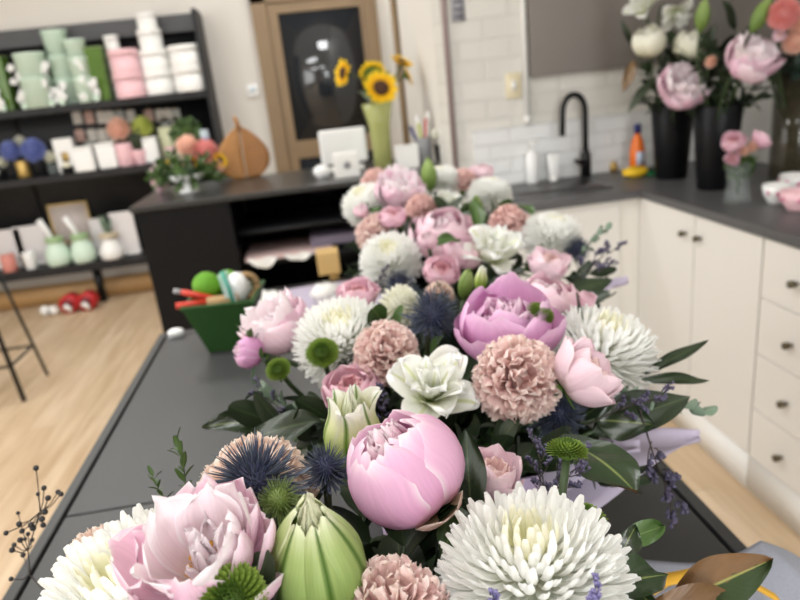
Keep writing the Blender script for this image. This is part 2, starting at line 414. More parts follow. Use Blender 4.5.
def sunflower(seed):
    r = random.Random(seed); p, d, s = MB(), MB(), MB()
    for i in range(34): pet(p, i*G*1.0, r.uniform(.55, .7), .13, r.uniform(70, 92), r.uniform(-25, 20), br=.36, bz=0, k=.4, a=.5, up=.45, uk=.35, q=1.4, nu=6, nv=4, rng=r)
    d.lathe([(.42, -.06), (.44, .02), (.36, .12), (.2, .17), (.01, .16)], 20)
    for i in range(18): pet(s, i*2*pi/18, .5, .1, 95, -10, br=.3, bz=-.1, k=.3, a=.6, up=.3, uk=.3, nu=5, nv=3, rng=r)
    s.lathe([(.07, -.35), (.2, -.22), (.42, -.1), (.4, -.05)], 16)
    return [('petals', p, 'SUN'), ('seed_disc', d, 'DISC'), ('sepal_ring', s, 'SEP')]
def pompon(seed, mt, n=150):
    """globe of short ruffled petals: dahlia, double blooms of the back shelves"""
    r = random.Random(seed); m = MB(); m.ball((0, 0, 0), .6, 12, .3)
    for i in range(n):
        t = (i+.5)/n; f = acos(1-t*1.75); fd = math.degrees(f)
        pet(m, i*G, r.uniform(.45, .6), .13, fd+14, -35, br=.5*sin(f), bz=.5*cos(f), k=.9, a=.5, up=.6, uk=.6, nu=4, nv=4, rng=r)
    return [('petals', m, mt)]
PROTO = {}
def proto(kind, *a):
    key = (kind.__name__,)+a
    if key not in PROTO:
        PROTO[key] = [(n, m.mesh(n, MATS[k])) for n, m, k in kind(*a)]
    return PROTO[key]
STEM_BASE = dict(chrysanthemum=-.45, button=-.5, peony_bud=-.98, peony_cup=-.84, peony_open=-.66, carnation=-1.45, rose=-.85, lily_bud=-1.4, lily_double=-1.25, sea_holly=-.42, sunflower=-.3, pompon=-.55)
def bloom(name, label, cat, group, kind, args, loc, axis, R, foam=None, spin=None, stem_r=.002, stem='STEM', merge=False):
    """one flower: an Empty at the bloom, its petals, and a stem that runs down to the foam"""
    o = bpy.data.objects.new(name, None); COL.objects.link(o); o.empty_display_size = .5
    q = Vector((0, 0, 1)).rotation_difference(Vector(axis).normalized())
    sp = RNG.uniform(0, 6.28) if spin is None else spin
    M = Matrix.Translation(loc) @ (q @ Quaternion((0, 0, 1), sp)).to_matrix().to_4x4() @ Matrix.Scale(R, 4)
    o.matrix_world = M
    tag(o, label, cat, group)
    for n, me in proto(kind, *args): put(n, me, o)
    if foam is not None:
        b = M @ Vector((0, 0, STEM_BASE[kind.__name__]))
        a = (M.to_3x3() @ Vector((0, 0, 1))).normalized()
        e = Vector(foam); L = (b-e).length
        pts = []
        for i in range(8):
            t = i/7; c1 = b-a*L*.45
            pts.append(b*(1-t)**2+c1*2*t*(1-t)+e*t*t)
        inv = M.inverted(); m = MB(); m.tube([inv @ p for p in pts], stem_r/R, 7)
        m.build('stem', MATS[stem], o)
    return o
def leaf_sheet(m, L, W, bend=-40, fold=.5, p0=40, nu=10, nv=6, az=0., br=0., bz=0., rnd=None, wav=.0, uk=.3, rng=RNG):
    pet(m, az, L, W, p0, bend, br=br, bz=bz, k=fold, a=.12, up=.42, uk=uk, q=1.55, ra=wav, rf=3, nu=nu, nv=nv, rnd=rnd, rng=rng)
def big_leaf(name, label, base, tip, width, normal, material, bend=.12, fold=.35, group=None, petiole=.02, foam=None, wav=.004, cat='leaf'):
    """one leaf from base to tip; normal: where its upper face looks"""
    base, tip = Vector(base), Vector(tip); n = Vector(normal).normalized(); t = tip-base; L = t.length; t.normalize()
    n = (n-t*n.dot(t)).normalized(); s = t.cross(n); ph = RNG.random()*6
    root = bpy.data.objects.new(name, None); COL.objects.link(root); root.empty_display_size = .02; root.location = base; tag(root, label, cat, group)
    m = MB()
    def fn(u, v):
        w = width*(.04+sin(pi*max(0, u)**.86)**.85) if u < 1 else 0
        k = max(fold, .01)
        return t*(L*u)+s*(w/k*sin(v*k))+n*(w/k*(1-cos(v*k))+bend*L*4*u*(1-u)*.5+wav*sin(7*u+3*v+ph)*abs(v))
    m.sheet(fn, 16, 8, RNG.random()); m.build('blade', material, root)
    if foam is not None:
        e = Vector(foam)-base; p = MB(); pts = [Vector((0, 0, 0)), -t*.006+e*.1, e*.6, e]
        p.tube(pts, .0018, 6); p.build('stalk', MATS['STEM'], root)
    return root
def sprig_mesh(seed, n=9, L=.11, lw=.016, ll=.042, curve=.02):
    r = random.Random(seed); lf, st = MB(), MB()
    pts = [Vector((curve*sin(i/6*2), 0, L*i/6)) for i in range(7)]
    st.tube(pts, [.0016-.00015*i for i in range(7)], 5)
    for i in range(n):
        t = .25+.75*i/(n-1); p = Vector((curve*sin(t*2), 0, L*t))
        sub = MB(); leaf_sheet(sub, ll*r.uniform(.75, 1.15), lw*r.uniform(.8, 1.1), bend=r.uniform(10, 55), p0=r.uniform(25, 60)*(1-.5*t), fold=.5, az=i*2.4+r.uniform(-.4, .4), nu=7, nv=4, rng=r)
        b = len(lf.v); lf.v += [tuple(Vector(v)+p) for v in sub.v]; lf.uv += sub.uv; lf.r += sub.r; lf.f += [tuple(b+k for k in f) for f in sub.f]
    return lf, st
def statice_mesh(seed, L=.12, spread=.04, n=7, fl=9, fr=.0035):
    r = random.Random(seed); f, st = MB(), MB()
    st.tube([(0, 0, 0), (.004, 0, L*.5), (0, .004, L)], [.0012, .001, .0006], 5)
    for i in range(n):
        t = .35+.65*i/(n-1); a = i*2.4; b = Vector((0, 0, L*t)); e = b+Vector((cos(a)*spread*(1.1-t*.6), sin(a)*spread*(1.1-t*.6), r.uniform(.012, .03)))
        st.tube([b, (b+e)/2+Vector((0, 0, -.003)), e], [.0008, .0007, .0005], 4)
        for j in range(fl):
            s = j/fl; c = b+(e-b)*(.45+.55*s)+Vector((r.uniform(-1, 1), r.uniform(-1, 1), r.uniform(0, 1.2)))*fr*.9
            ax = Vector((r.uniform(-.6, .6), r.uniform(-.6, .6), 1)).normalized()
            f.tube([c, c+ax*fr*1.1, c+ax*fr*1.9], [fr*.28, fr*.42, fr*.8], 5, r.random())
    return f, st
def orient(o, loc, axis, spin=0., scale=1.):
    q = Vector((0, 0, 1)).rotation_difference(Vector(axis).normalized())
    o.matrix_world = Matrix.Translation(loc) @ (q @ Quaternion((0, 0, 1), spin)).to_matrix().to_4x4() @ Matrix.Scale(scale, 4)
SPRIGS = {}
def sprig(name, label, cat, group, key, make, mats, base, axis, scale=1., spin=0.):
    """a small branching sprig standing on its base: the blossoms or leaves, and the stalk"""
    if key not in SPRIGS:
        a, b = make(); SPRIGS[key] = (a.mesh(mats[2], MATS[mats[0]]), b.mesh('stalk', MATS[mats[1]]))
    o = bpy.data.objects.new(name, None); COL.objects.link(o); o.empty_display_size = .03; tag(o, label, cat, group)
    orient(o, base, axis, spin, scale)
    put(mats[2], SPRIGS[key][0], o); put('stalk', SPRIGS[key][1], o)
    return o
# petal materials
petal_mat('CW', [(0, (236, 239, 220)), (.3, (249, 249, 244)), (1, (254, 254, 252))], vein=.04, trans=.38)
petal_mat('CH', [(0, (228, 226, 170)), (.5, (247, 244, 218)), (1, (253, 251, 240))], vein=.04, trans=.3)
petal_mat('GB', [(0, (70, 92, 28)), (.5, (112, 138, 52)), (1, (150, 172, 84))], vein=.08, trans=.2)
petal_mat('GBH', [(0, (58, 84, 26)), (1, (96, 126, 50))], vein=.05, trans=.15)
petal_mat('PB', [(0, (238, 206, 218)), (.35, (234, 176, 211)), (.75, (236, 188, 218)), (1, (245, 218, 230))], edge=(249, 232, 239), edge_w=.16, vein=.1, alt=((243, 206, 224), .5))
petal_mat('PBI', [(0, (226, 150, 190)), (1, (245, 218, 228))], edge=(248, 234, 238), edge_w=.3, vein=.08)
petal_mat('PC', [(0, (206, 118, 170)), (.3, (220, 146, 195)), (.7, (231, 176, 217)), (1, (242, 208, 230))], edge=(240, 208, 230), edge_w=.14, vein=.1, alt=((226, 172, 214), .4))
petal_mat('PCI', [(0, (196, 96, 158)), (1, (238, 200, 222))], edge=(245, 225, 235), edge_w=.3, vein=.08)
petal_mat('PP', [(0, (228, 168, 194)), (.5, (240, 200, 217)), (1, (247, 222, 231))], edge=(248, 226, 232), edge_w=.2, vein=.1, alt=((244, 208, 216), .6))
petal_mat('PPI', [(0, (234, 176, 200)), (1, (248, 226, 233))], edge=(250, 236, 238), edge_w=.3, vein=.08)
petal_mat('PO', [(0, (246, 222, 224)), (.4, (246, 219, 229)), (.8, (248, 226, 234)), (1, (251, 238, 243))], edge=(251, 240, 243), edge_w=.16, vein=.12, alt=((236, 178, 206), .6))
petal_mat('POW', [(0, (244, 214, 190)), (.3, (246, 226, 230)), (1, (250, 240, 244))], edge=(252, 246, 248), edge_w=.2, vein=.09)
petal_mat('CA', [(0, (206, 170, 130)), (.45, (232, 198, 190)), (.85, (241, 216, 206)), (1, (247, 229, 220))], edge=(247, 231, 222), edge_w=.12, vein=.1, alt=((228, 184, 188), .5))
petal_mat('CB', [(0, (206, 170, 130)), (.5, (234, 204, 186)), (.88, (243, 222, 206)), (1, (248, 233, 220))], edge=(250, 238, 228), edge_w=.1, vein=.1, alt=((236, 204, 192), .5))
petal_mat('CR', [(0, (226, 184, 178)), (.5, (236, 200, 194)), (1, (245, 216, 208))], edge=(240, 206, 196), edge_w=.1, vein=.1, alt=((230, 188, 186), .4))
petal_mat('RO', [(0, (242, 224, 222)), (.4, (240, 209, 221)), (1, (243, 217, 226))], edge=(248, 226, 228), edge_w=.12, vein=.05, alt=((246, 224, 230), .4))
petal_mat('ROH', [(0, (240, 200, 200)), (1, (247, 220, 214))], vein=.06)
petal_mat('RP', [(0, (232, 184, 202)), (.5, (236, 192, 210)), (1, (242, 208, 221))], edge=(246, 217, 226), edge_w=.12, vein=.05, alt=((240, 202, 208), .5))
petal_mat('RPH', [(0, (226, 160, 172)), (1, (240, 194, 200))], vein=.06)
petal_mat('LB', [(0, (110, 138, 64)), (.5, (146, 170, 96)), (.85, (178, 194, 124)), (1, (226, 230, 196))], edge=(228, 232, 196), edge_w=.3, vein=.14, stripe=(70, 104, 30), stripe_w=.13, trans=.18, rough=.42)
petal_mat('LBI', [(0, (180, 196, 120)), (1, (240, 238, 214))], vein=.08, trans=.2)
petal_mat('LG', [(0, (112, 150, 42)), (.35, (170, 196, 84)), (.65, (228, 230, 178)), (1, (246, 245, 236))], edge=(250, 249, 242), edge_w=.45, vein=.08, stripe=(90, 132, 26), stripe_w=.14)
petal_mat('LGI', [(0, (190, 206, 110)), (1, (248, 247, 236))], vein=.06)
petal_mat('LW', [(0, (216, 224, 160)), (.3, (247, 248, 236)), (1, (253, 253, 252))], vein=.07, stripe=(222, 228, 176), stripe_w=.12)
petal_mat('LY', [(0, (92, 116, 52)), (.5, (118, 142, 72)), (1, (152, 172, 106))], vein=.08, trans=.08, rough=.42)
petal_mat('LYI', [(0, (90, 126, 34)), (1, (150, 178, 92))], vein=.08, trans=.15)
petal_mat('TH', [(0, (50, 54, 74)), (.6, (64, 72, 96)), (1, (104, 112, 128))], vein=0, trans=0, alt=((88, 94, 98), .6))
petal_mat('THC', [(0, (44, 46, 66)), (1, (52, 56, 84))], vein=.1, trans=0)
petal_mat('TG', [(0, (86, 104, 50)), (.6, (120, 138, 80)), (1, (140, 150, 116))], vein=0, trans=0)
petal_mat('TGC', [(0, (80, 100, 44)), (1, (112, 130, 66))], vein=.1, trans=0)
petal_mat('SUN', [(0, (240, 176, 20)), (.4, (252, 208, 30)), (1, (254, 222, 60))], vein=.1)
petal_mat('DAH', [(0, (232, 150, 146)), (1, (246, 182, 176))], vein=.1)
petal_mat('PEA', [(0, (246, 200, 180)), (1, (252, 222, 204))], vein=.1)
petal_mat('HYD', [(0, (110, 126, 196)), (1, (150, 164, 222))], vein=.1, alt=((176, 188, 232), .5))
petal_mat('LIM', [(0, (206, 216, 110)), (1, (228, 234, 150))], vein=.1)
petal_mat('WHT', [(0, (228, 228, 205)), (1, (246, 245, 236))], vein=.05)
petal_mat('STA', [(0, (62, 58, 78)), (1, (98, 92, 118))], vein=0, trans=.1)
petal_mat('LAV', [(0, (92, 84, 130)), (1, (140, 134, 180))], vein=0, trans=.1)
mat('STAM', (226, 166, 40), .6); mat('DISC', (70, 42, 20), .8, bump=.6, bscale=20)
leaf_mat('SEP', (88, 118, 44), (120, 146, 70), rough=.5, coat=0)
mat('STEM', (50, 68, 34), .5, noise=.15)
mat('STEMD', (66, 70, 46), .6); mat('TWIG', (52, 44, 38), .7)
leaf_mat('LDK', (36, 50, 28), (70, 86, 50), rough=.45, coat=.05)
leaf_mat('LGR', (66, 94, 42), (116, 140, 80), rough=.45, coat=.05)
leaf_mat('LGY', (104, 124, 104), (150, 164, 140), rough=.55, coat=0)
leaf_mat('LMG', (34, 52, 26), (120, 132, 74), under=(104, 82, 52), rough=.34, coat=.2)
leaf_mat('LMB', (44, 62, 30), (150, 150, 84), rough=.4, coat=.1, rust=(112, 82, 52))
leaf_mat('LBR', (124, 92, 56), (168, 158, 92), under=(52, 76, 34), rough=.4, coat=.2)
# ------------------------------------------------------------------ the room
def dirn(px, py): return AX*((px-400)/FPX)+AY*((py-300)/FPX)+AZ
def onY(px, py, Y): d = dirn(px, py); return EYE+d*(Y/d.y)
def onZ(px, py, z): d = dirn(px, py); return EYE+d*((z-CAMH)/d.z)
def wood_floor():
    m = bpy.data.materials.new('oak_floor'); m.use_nodes = True; nt = m.node_tree; b = nt.nodes['Principled BSDF']
    tc = N(nt, 'ShaderNodeTexCoord'); mp = N(nt, 'ShaderNodeMapping'); mp.inputs['Rotation'].default_value = (0, 0, pi/2)
    nt.links.new(tc.outputs['Object'], mp.inputs[0])
    br = N(nt, 'ShaderNodeTexBrick'); br.offset = .37
    for k, v in (('Scale', 1.), ('Mortar Size', .0015), ('Mortar Smooth', .2), ('Brick Width', 1.3), ('Row Height', .13)): br.inputs[k].default_value = v
    br.inputs['Color1'].default_value = rgba((222, 200, 172)); br.inputs['Color2'].default_value = rgba((208, 184, 152)); br.inputs['Mortar'].default_value = rgba((176, 150, 118))
    nt.links.new(mp.outputs[0], br.inputs[0])
    m2 = N(nt, 'ShaderNodeMapping'); m2.inputs['Scale'].default_value = (9, .7, 1); nt.links.new(tc.outputs['Object'], m2.inputs[0])
    nz = N(nt, 'ShaderNodeTexNoise'); nz.inputs['Scale'].default_value = 3; nz.inputs['Detail'].default_value = 6; nt.links.new(m2.outputs[0], nz.inputs[0])
    c = mixc(nt, 1., br.outputs['Color'], ramp(nt, nz.outputs['Fac'], [(.3, (222, 212, 200)), (.7, (255, 255, 255))]), 'MULTIPLY')
    nt.links.new(c, b.inputs['Base Color']); b.inputs['Roughness'].default_value = .42
    MATS['oak_floor'] = m
def brick_mat(name, c, w, h, mortar, bump, rough, axis=0, mc=None):
    m = bpy.data.materials.new(name); m.use_nodes = True; nt = m.node_tree; b = nt.nodes['Principled BSDF']
    tc = N(nt, 'ShaderNodeTexCoord'); sp = N(nt, 'ShaderNodeSeparateXYZ'); cb = N(nt, 'ShaderNodeCombineXYZ'); nt.links.new(tc.outputs['Object'], sp.inputs[0])
    nt.links.new(sp.outputs[axis], cb.inputs[0]); nt.links.new(sp.outputs[2], cb.inputs[1])
    br = N(nt, 'ShaderNodeTexBrick'); nt.links.new(cb.outputs[0], br.inputs[0])
    for k, v in (('Scale', 1.), ('Mortar Size', mortar), ('Mortar Smooth', .4), ('Brick Width', w), ('Row Height', h)): br.inputs[k].default_value = v
    br.inputs['Color1'].default_value = rgba(c); br.inputs['Color2'].default_value = rgba(tuple(v*.97 for v in c)); br.inputs['Mortar'].default_value = rgba(mc or tuple(v*.96 for v in c))
    nt.links.new(br.outputs['Color'], b.inputs['Base Color']); b.inputs['Roughness'].default_value = rough
    nz = N(nt, 'ShaderNodeTexNoise'); nz.inputs['Scale'].default_value = 22; nt.links.new(tc.outputs['Object'], nz.inputs[0])
    hgt = mth(nt, 'ADD', mth(nt, 'MULTIPLY', br.outputs['Fac'], -1.), mth(nt, 'MULTIPLY', nz.outputs['Fac'], .5))
    u = N(nt, 'ShaderNodeBump'); u.inputs['Strength'].default_value = bump; u.inputs['Distance'].default_value = .01
    nt.links.new(hgt, u.inputs['Height']); nt.links.new(u.outputs[0], b.inputs['Normal'])
    MATS[name] = m
wood_floor()
brick_mat('painted_brick', (224, 221, 213), .23, .086, .008, .35, .5)
brick_mat('painted_brick_side', (232, 228, 220), .23, .086, .008, .5, .5, axis=1)
brick_mat('gloss_tile', (240, 241, 240), .2, .068, .005, .7, .12, mc=(230, 230, 229))
mat('cream_wall', (218, 213, 205), .7); mat('grey_wall', (206, 204, 198), .7); mat('ceiling_white', (240, 238, 232), .8)
mat('black_panel', (28, 28, 30), .5, spec=.35); mat('black_gloss', (13, 14, 17), .4, spec=.2); mat('black_metal', (14, 14, 15), .4, metal=.3)
mat('bronze_frame', (134, 112, 84), .5, noise=.05, nscale=6); mat('taupe_panel', (128, 122, 116), .6)
mat('bench_top', (64, 65, 65), .4, spec=.4, noise=.03, nscale=12); mat('bench_edge', (62, 63, 63), .4, spec=.4); mat('groove', (16, 16, 16), .7)
mat('stone_top', (84, 84, 85), .42, noise=.06, nscale=60); mat('white_door', (222, 219, 213), .4)
mat('knob', (92, 84, 66), .3, metal=.9); mat('oak_trim', (190, 150, 100), .5, noise=.08, nscale=8)
mat('white_matt', (240, 239, 235), .5); mat('white_gloss', (244, 244, 242), .2); mat('mint', (212, 234, 216), .5); mat('pink_matt', (236, 192, 198), .5)
mat('coral', (216, 140, 128), .5); mat('gold', (196, 164, 96), .35, metal=.6); mat('board_wood', (176, 124, 66), .5, noise=.15, nscale=10)
mat('planter_green', (42, 78, 36), .5, spec=.3); mat('lilac_paper', (186, 176, 196), .6, bump=.2, bscale=30); mat('lilac_card', (200, 178, 206), .55)
mat('foam', (46, 66, 40), .9, bump=.6, bscale=200); mat('card_brown', (206, 172, 112), .7); mat('pink_paper', (226, 196, 192), .7)
mat('red', (186, 36, 40), .5); mat('orange', (236, 116, 26), .35); mat('yellow', (240, 196, 40), .6); mat('navy', (40, 48, 110), .5)
mat('dark_glass', (40, 44, 48), .08, spec=.9); mat('olive', (84, 116, 44), .25)
glass('clear_glass', (190, 200, 198), .1); glass('stem_glass', (70, 64, 48), .45); glass('green_glass', (186, 190, 120), .6, .1); glass('plastic', (200, 226, 224), .5, .2)
# floor, ceiling, walls
structure('floor', bx((-4, -3, -.1), (2.2, 5.7, 0)), MATS['oak_floor'])
structure('ceiling', bx((-4, -3, 2.9), (2.2, 5.7, 3.0)), MATS['ceiling_white'])
structure('wall_back', bx((-4, 5.5, 0), (.62, 5.7, 2.9)), MATS['cream_wall'])
structure('wall_side', bx((.62, 3.25, 0), (.82, 5.7, 2.9)), mat('side_white', (228, 224, 216), .6))
structure('wall_sink', bx((.62, 3.05, 0), (2.2, 3.25, 2.9)), MATS['painted_brick'])
structure('wall_right', bx((1.98, -3, 0), (2.2, 3.05, 2.9)), MATS['grey_wall'])
structure('wall_left', bx((-4.2, -3, 0), (-4, 5.7, 2.9)), MATS['cream_wall'])
w = MB(); w.box((-4, -3.2, 0), (-1.2, -3, 2.9)); w.box((1.4, -3.2, 0), (2.2, -3, 2.9)); w.box((-1.2, -3.2, 0), (1.4, -3, .5)); w.box((-1.2, -3.2, 2.5), (1.4, -3, 2.9)); w.box((-1.2, -3.2, .5), (-.36, -3, 2.5)); w.box((.56, -3.2, .5), (.62, -3, 2.5)); w.box((-.36, -3.2, .5), (.1, -3, 2.0))
structure('wall_front', w, MATS['cream_wall'])
structure('baseboard_back', bx((-3.99, 5.48, 0), (-.4, 5.5, .14)), MATS['oak_trim'])
# splashback of glossy brick tiles, grey panel and conduit on the sink wall
tag(bx((1.955, .6, 1.367), (1.98, 3.02, 2.3)).build('wall_panel', MATS['taupe_panel'], bevel=.004), 'taupe grey panel on the side wall above the flower buckets', 'panel')
structure('trim_1', bx((.725, 3.035, .9), (1.98, 3.05, 1.162)), MATS['gloss_tile'])
tag(bx((1.005, 3.02, 1.367), (1.98, 3.05, 2.3)).build('wall_panel', MATS['taupe_panel'], bevel=.004), 'taupe grey panel fixed high on the white brick wall above the tap', 'panel')
m = MB(); m.tube([(.985, 3.034, 1.18), (.985, 3.034, 2.6)], .013, 10); m.tube([(.985, 3.034, 1.17), (.985, 3.034, 1.2)], .016, 10)
tag(m.build('conduit', MATS['white_matt']), 'thin white vertical conduit on the brick wall beside the cream outlet plate', 'pipe')
m = MB(); m.tube([(.636, 3.036, .98), (.636, 3.036, 2.7)], .012, 8)
tag(m.build('conduit', mat('pipe_mauve', (150, 132, 130), .5)), 'mauve grey pipe running up the corner of the white brick wall', 'pipe')
m = MB(); m.tube([(.598, 4.35, .0), (.598, 4.35, 2.7)], .02, 8)
tag(m.build('conduit', MATS['bronze_frame']), 'brown vertical pipe on the side wall above the sunflowers', 'pipe')
o = empty('outlet_plate', 'cream outlet plate on the white brick wall above the splashback tiles', 'outlet', (.93, 3.05, 1.34))
bx((-.035, -.012, -.055), (.035, 0, .055)).build('plate', mat('cream_plastic', (226, 214, 180), .4), o, bevel=.004)
bx((-.012, -.018, -.02), (.012, -.012, .02)).build('switch', MATS['white_matt'], o)
o = empty('notice_card', 'small grey printed notice high on the brick wall corner', 'notice', (.70, 3.05, 1.72))
bx((-.03, -.004, -.09), (.03, 0, .09)).build('card', mat('notice_grey', (176, 176, 182), .6), o)
m = MB(); [m.box((-.02, -.006, -.075+.03*i), (.02, -.004, -.062+.03*i)) for i in range(5)]; m.build('print_mark', mat('notice_ink', (120, 120, 130), .6), o)
# door in the back wall
o = empty('door_1', 'bronze framed door with a dark glass pane behind the reception desk', 'door', (.15, 5.5, 0)); o['kind'] = 'structure'
m = MB(); m.box((-.47, -.06, 0), (-.36, 0, 2.16)); m.box((.37, -.06, 0), (.468, 0, 2.16)); m.box((-.47, -.06, 2.06), (.468, 0, 2.16)); m.build('door_frame', MATS['bronze_frame'], o, False, .004)
m = MB(); m.box((-.36, -.04, 0), (-.28, 0, 2.06)); m.box((.34, -.04, 0), (.37, 0, 2.06)); m.box((-.28, -.04, 1.98), (.34, 0, 2.06)); m.box((-.28, -.04, .9), (.34, 0, 1.04)); m.box((-.28, -.04, 0), (.34, 0, .2)); m.build('door_rail', MATS['bronze_frame'], o, False, .003)
bx((-.28, -.03, 1.04), (.34, -.012, 1.98)).build('pane', MATS['dark_glass'], o); bx((-.28, -.03, .2), (.34, -.012, .9)).build('pane', MATS['dark_glass'], o)
o = empty('thermostat', 'small white wall control beside the door frame', 'thermostat', (-.405, 5.5, 1.455))
bx((-.045, -.02, -.045), (.045, 0, .045)).build('body', MATS['white_gloss'], o, bevel=.008); bx((-.02, -.026, -.01), (.02, -.02, .025)).build('dial', mat('pale_blue', (206, 220, 230), .3), o)
# ------------------------------------------------------------------ long work bench
o = empty('work_bench', 'long dark grey bench that carries the flower arrangements', 'bench', (0, .6, 0))
def bb(x0, y0, z0, x1, y1, z1): return bx((x0, y0-.6, z0), (x1, y1-.6, z1))
bb(-.408, -.6, .868, .383, .828, .9).build('top_panel', MATS['bench_top'], o, False, .0015)
bb(-.408, .832, .868, .383, 1.53, .9).build('top_panel', MATS['bench_top'], o, False, .0015)
bb(-.43, -.6, .84, -.414, 1.56, .9).build('edge_strip', MATS['bench_edge'], o, False, .002)
bb(.389, -.6, .84, .405, 1.56, .9).build('edge_strip', MATS['bench_edge'], o, False, .002)
bb(-.414, 1.536, .84, .389, 1.56, .9).build('edge_strip', MATS['bench_edge'], o, False, .002)
bb(-.414, -.6, .80, .389, 1.536, .866).build('sub_frame', MATS['groove'], o)
for x in (-.38, .34):
    for y in (-.55, 1.47): bb(x, y, 0, x+.04, y+.04, .80).build('leg', MATS['black_metal'], o, False, .003)
# ------------------------------------------------------------------ reception desk with open shelves
D0 = 3.1
o = empty('reception_desk', 'black reception desk with open shelves facing the work bench', 'desk', (-.1, D0, 0))
def db(x0, y0, z0, x1, y1, z1): return bx((x0+.1, y0-D0, z0), (x1+.1, y1-D0, z1))
db(-.86, D0-.01, .975, .60, D0+.68, 1.0).build('desk_top', mat('desk_top', (50, 50, 49), .3), o, False, .003)
db(-.84, D0+.01, 0, -.42, D0+.66, .973).build('side_cabinet', MATS['black_gloss'], o, False, .003)
db(-.418, D0+.6, .1, .58, D0+.63, .973).build('back_panel', MATS['black_gloss'], o)
db(.56, D0+.01, 0, .59, D0+.6, .973).build('end_panel', MATS['black_gloss'], o)
for z in (.80, .645, .3): db(-.418, D0+.03, z, .558, D0+.598, z+.02).build('shelf_board', MATS['black_gloss'], o)
db(-.418, D0+.05, 0, .558, D0+.58, .09).build('plinth', MATS['black_gloss'], o)
def on_desk(px, py): p = onZ(px, py, 1.0); return Vector((p.x, p.y, 1.0006))
# papers on the desk's open shelf
m = MB(); m.box((-.4, 3.14, .6656), (.02, 3.5, .685)); tag(m.build('card_sheet', MATS['pink_paper'], bevel=.002), 'pale pink card sheets lying on the open desk shelf', 'paper')
m = MB(); m.sheet(lambda u, v: Vector((-.31+.07*v, 3.112-.01*u+.006*sin(3*v), .686-.05*u*(1-v*v)+.004*sin(5*v+3*u))), 8, 10); m.build('tissue_paper', MATS['white_matt'], solid=.002); 
tag(bpy.data.objects['tissue_paper'], 'crumpled white tissue hanging over the edge of the desk shelf', 'paper')
m = MB(); m.sheet(lambda u, v: Vector((-.14+.07*v, 3.112-.01*u+.006*sin(4*v+1), .686-.035*u*(1-v*v)+.004*sin(6*v+3*u))), 8, 10)
tag(m.build('tissue_paper', MATS['white_matt'], solid=.002), 'smaller white tissue beside the cardboard box on the desk shelf', 'paper')
m = MB(); m.box((-.08, 3.2, .6856), (.25, 3.45, .735)); tag(m.build('paper_ream', mat('grey_lilac', (120, 112, 130), .6), bevel=.003), 'grey lilac stack of wrap on the desk shelf behind the cardboard box', 'paper')
# small cardboard box on a light stand between bench and desk
p = onY(328, 262, 2.55)
o = empty('cardboard_stand', 'tan cardboard box on a narrow wooden post behind the flowers', 'stand', (p.x, 2.55, 0))
bx((-.042, -.03, p.z-.045), (.045, .06, p.z+.045)).build('box', MATS['card_brown'], o, False, .004)
bx((.0, 0, 0), (.035, .03, p.z-.046)).build('post', mat('pale_wood', (206, 176, 116), .5), o)
bx((-.08, -.08, 0), (.1, .1, .02)).build('foot', MATS['pale_wood'], o)
# paper trolley with lilac wrap between bench and desk
o = empty('paper_rack', 'low black rack holding lilac paper behind the green planter', 'rack', (-.05, 2.2, 0))
for x in (-.36, .3):
    for y in (-.18, .22): bx((x, y, 0), (x+.025, y+.025, .70)).build('leg', MATS['black_metal'], o)
bx((-.37, -.2, .70), (.34, .26, .72)).build('tray', MATS['black_metal'], o)
def flat_paper(name, label, cx, cy, z, a, b, mt, rz, amp=.006):
    m = MB(); ph = RNG.random()*6
    def fn(u, v):
        x, y = v*a, (2*u-1)*b
        return Vector((cx+x*cos(rz)-y*sin(rz), cy+x*sin(rz)+y*cos(rz), z+amp*(1+sin(5*v+ph)*.6+cos(7*u+ph)*.4)))
    m.sheet(fn, 10, 10); return tag(m.build(name, MATS[mt], solid=.0012), label, 'paper')
flat_paper('wrapping_paper', 'lilac wrapping paper sheets lying on the low rack', -.06, 2.2, .722, .3, .19, 'lilac_paper', .08)
for i, (dx, dy, s) in enumerate(((-.16, -.1, .05), (.03, -.08, .04))):
    m = MB(); r = random.Random(i+3)
    m.ball((-.06+dx, 2.2+dy, .775), s, 14, sc=(1.3, .9, .75))
    m.v = [tuple(Vector(v)+Vector((r.uniform(-1, 1), r.uniform(-1, 1), r.uniform(-1, 1)))*.006) for v in m.v]
    tag(m.build('tissue_paper', MATS['white_matt']), ('larger' if i == 0 else 'smaller')+' crumpled white tissue ball on the lilac paper of the rack', 'paper')
# ------------------------------------------------------------------ things on the desk
def vessel(name, label, cat, loc, prof, mt, part='body', group=None, n=28):
    o = empty(name, label, cat, loc, 0, group); m = MB(); m.lathe(prof, n); m.build(part, MATS[mt], o); return o
p = on_desk(348, 170)
o = empty('monitor', 'white desk monitor seen from behind by the sunflower vase', 'monitor', p)
bx((-.13, .0, .035), (.115, .035, .21)).build('screen_back', MATS['white_gloss'], o, False, .012); bx((-.02, .02, .01), (.02, .04, .12)).build('neck', MATS['white_matt'], o); bx((-.09, -.03, 0), (.09, .1, .012)).build('base', MATS['white_matt'], o, False, .004)
p = on_desk(347, 177)
o = empty('receipt_printer', 'white square box with a round grey mark before the monitor', 'printer', p)
bx((-.055, -.04, 0), (.065, .04, .115)).build('case', MATS['white_matt'], o, False, .006); m = MB(); m.tube([(.005, -.041, .06), (.005, -.043, .06)], .018, 20); m.build('round_mark', mat('mid_grey', (150, 150, 152), .5), o)
p = on_desk(323, 178)
o = empty('tape_dispenser', 'small rounded white device on the desk beside the square box', 'device', p)
m = MB(); m.ball((0, 0, .032), .045, 16, sc=(1, .8, .72)); m.build('shell', MATS['white_gloss'], o); bx((-.03, -.03, 0), (.03, .03, .008)).build('base', MATS['mid_grey'], o)
p = on_desk(384, 168); VZ = p.copy()
o = empty('flower_vase', 'tall flared green glass vase of sunflowers on the desk', 'vase', p)
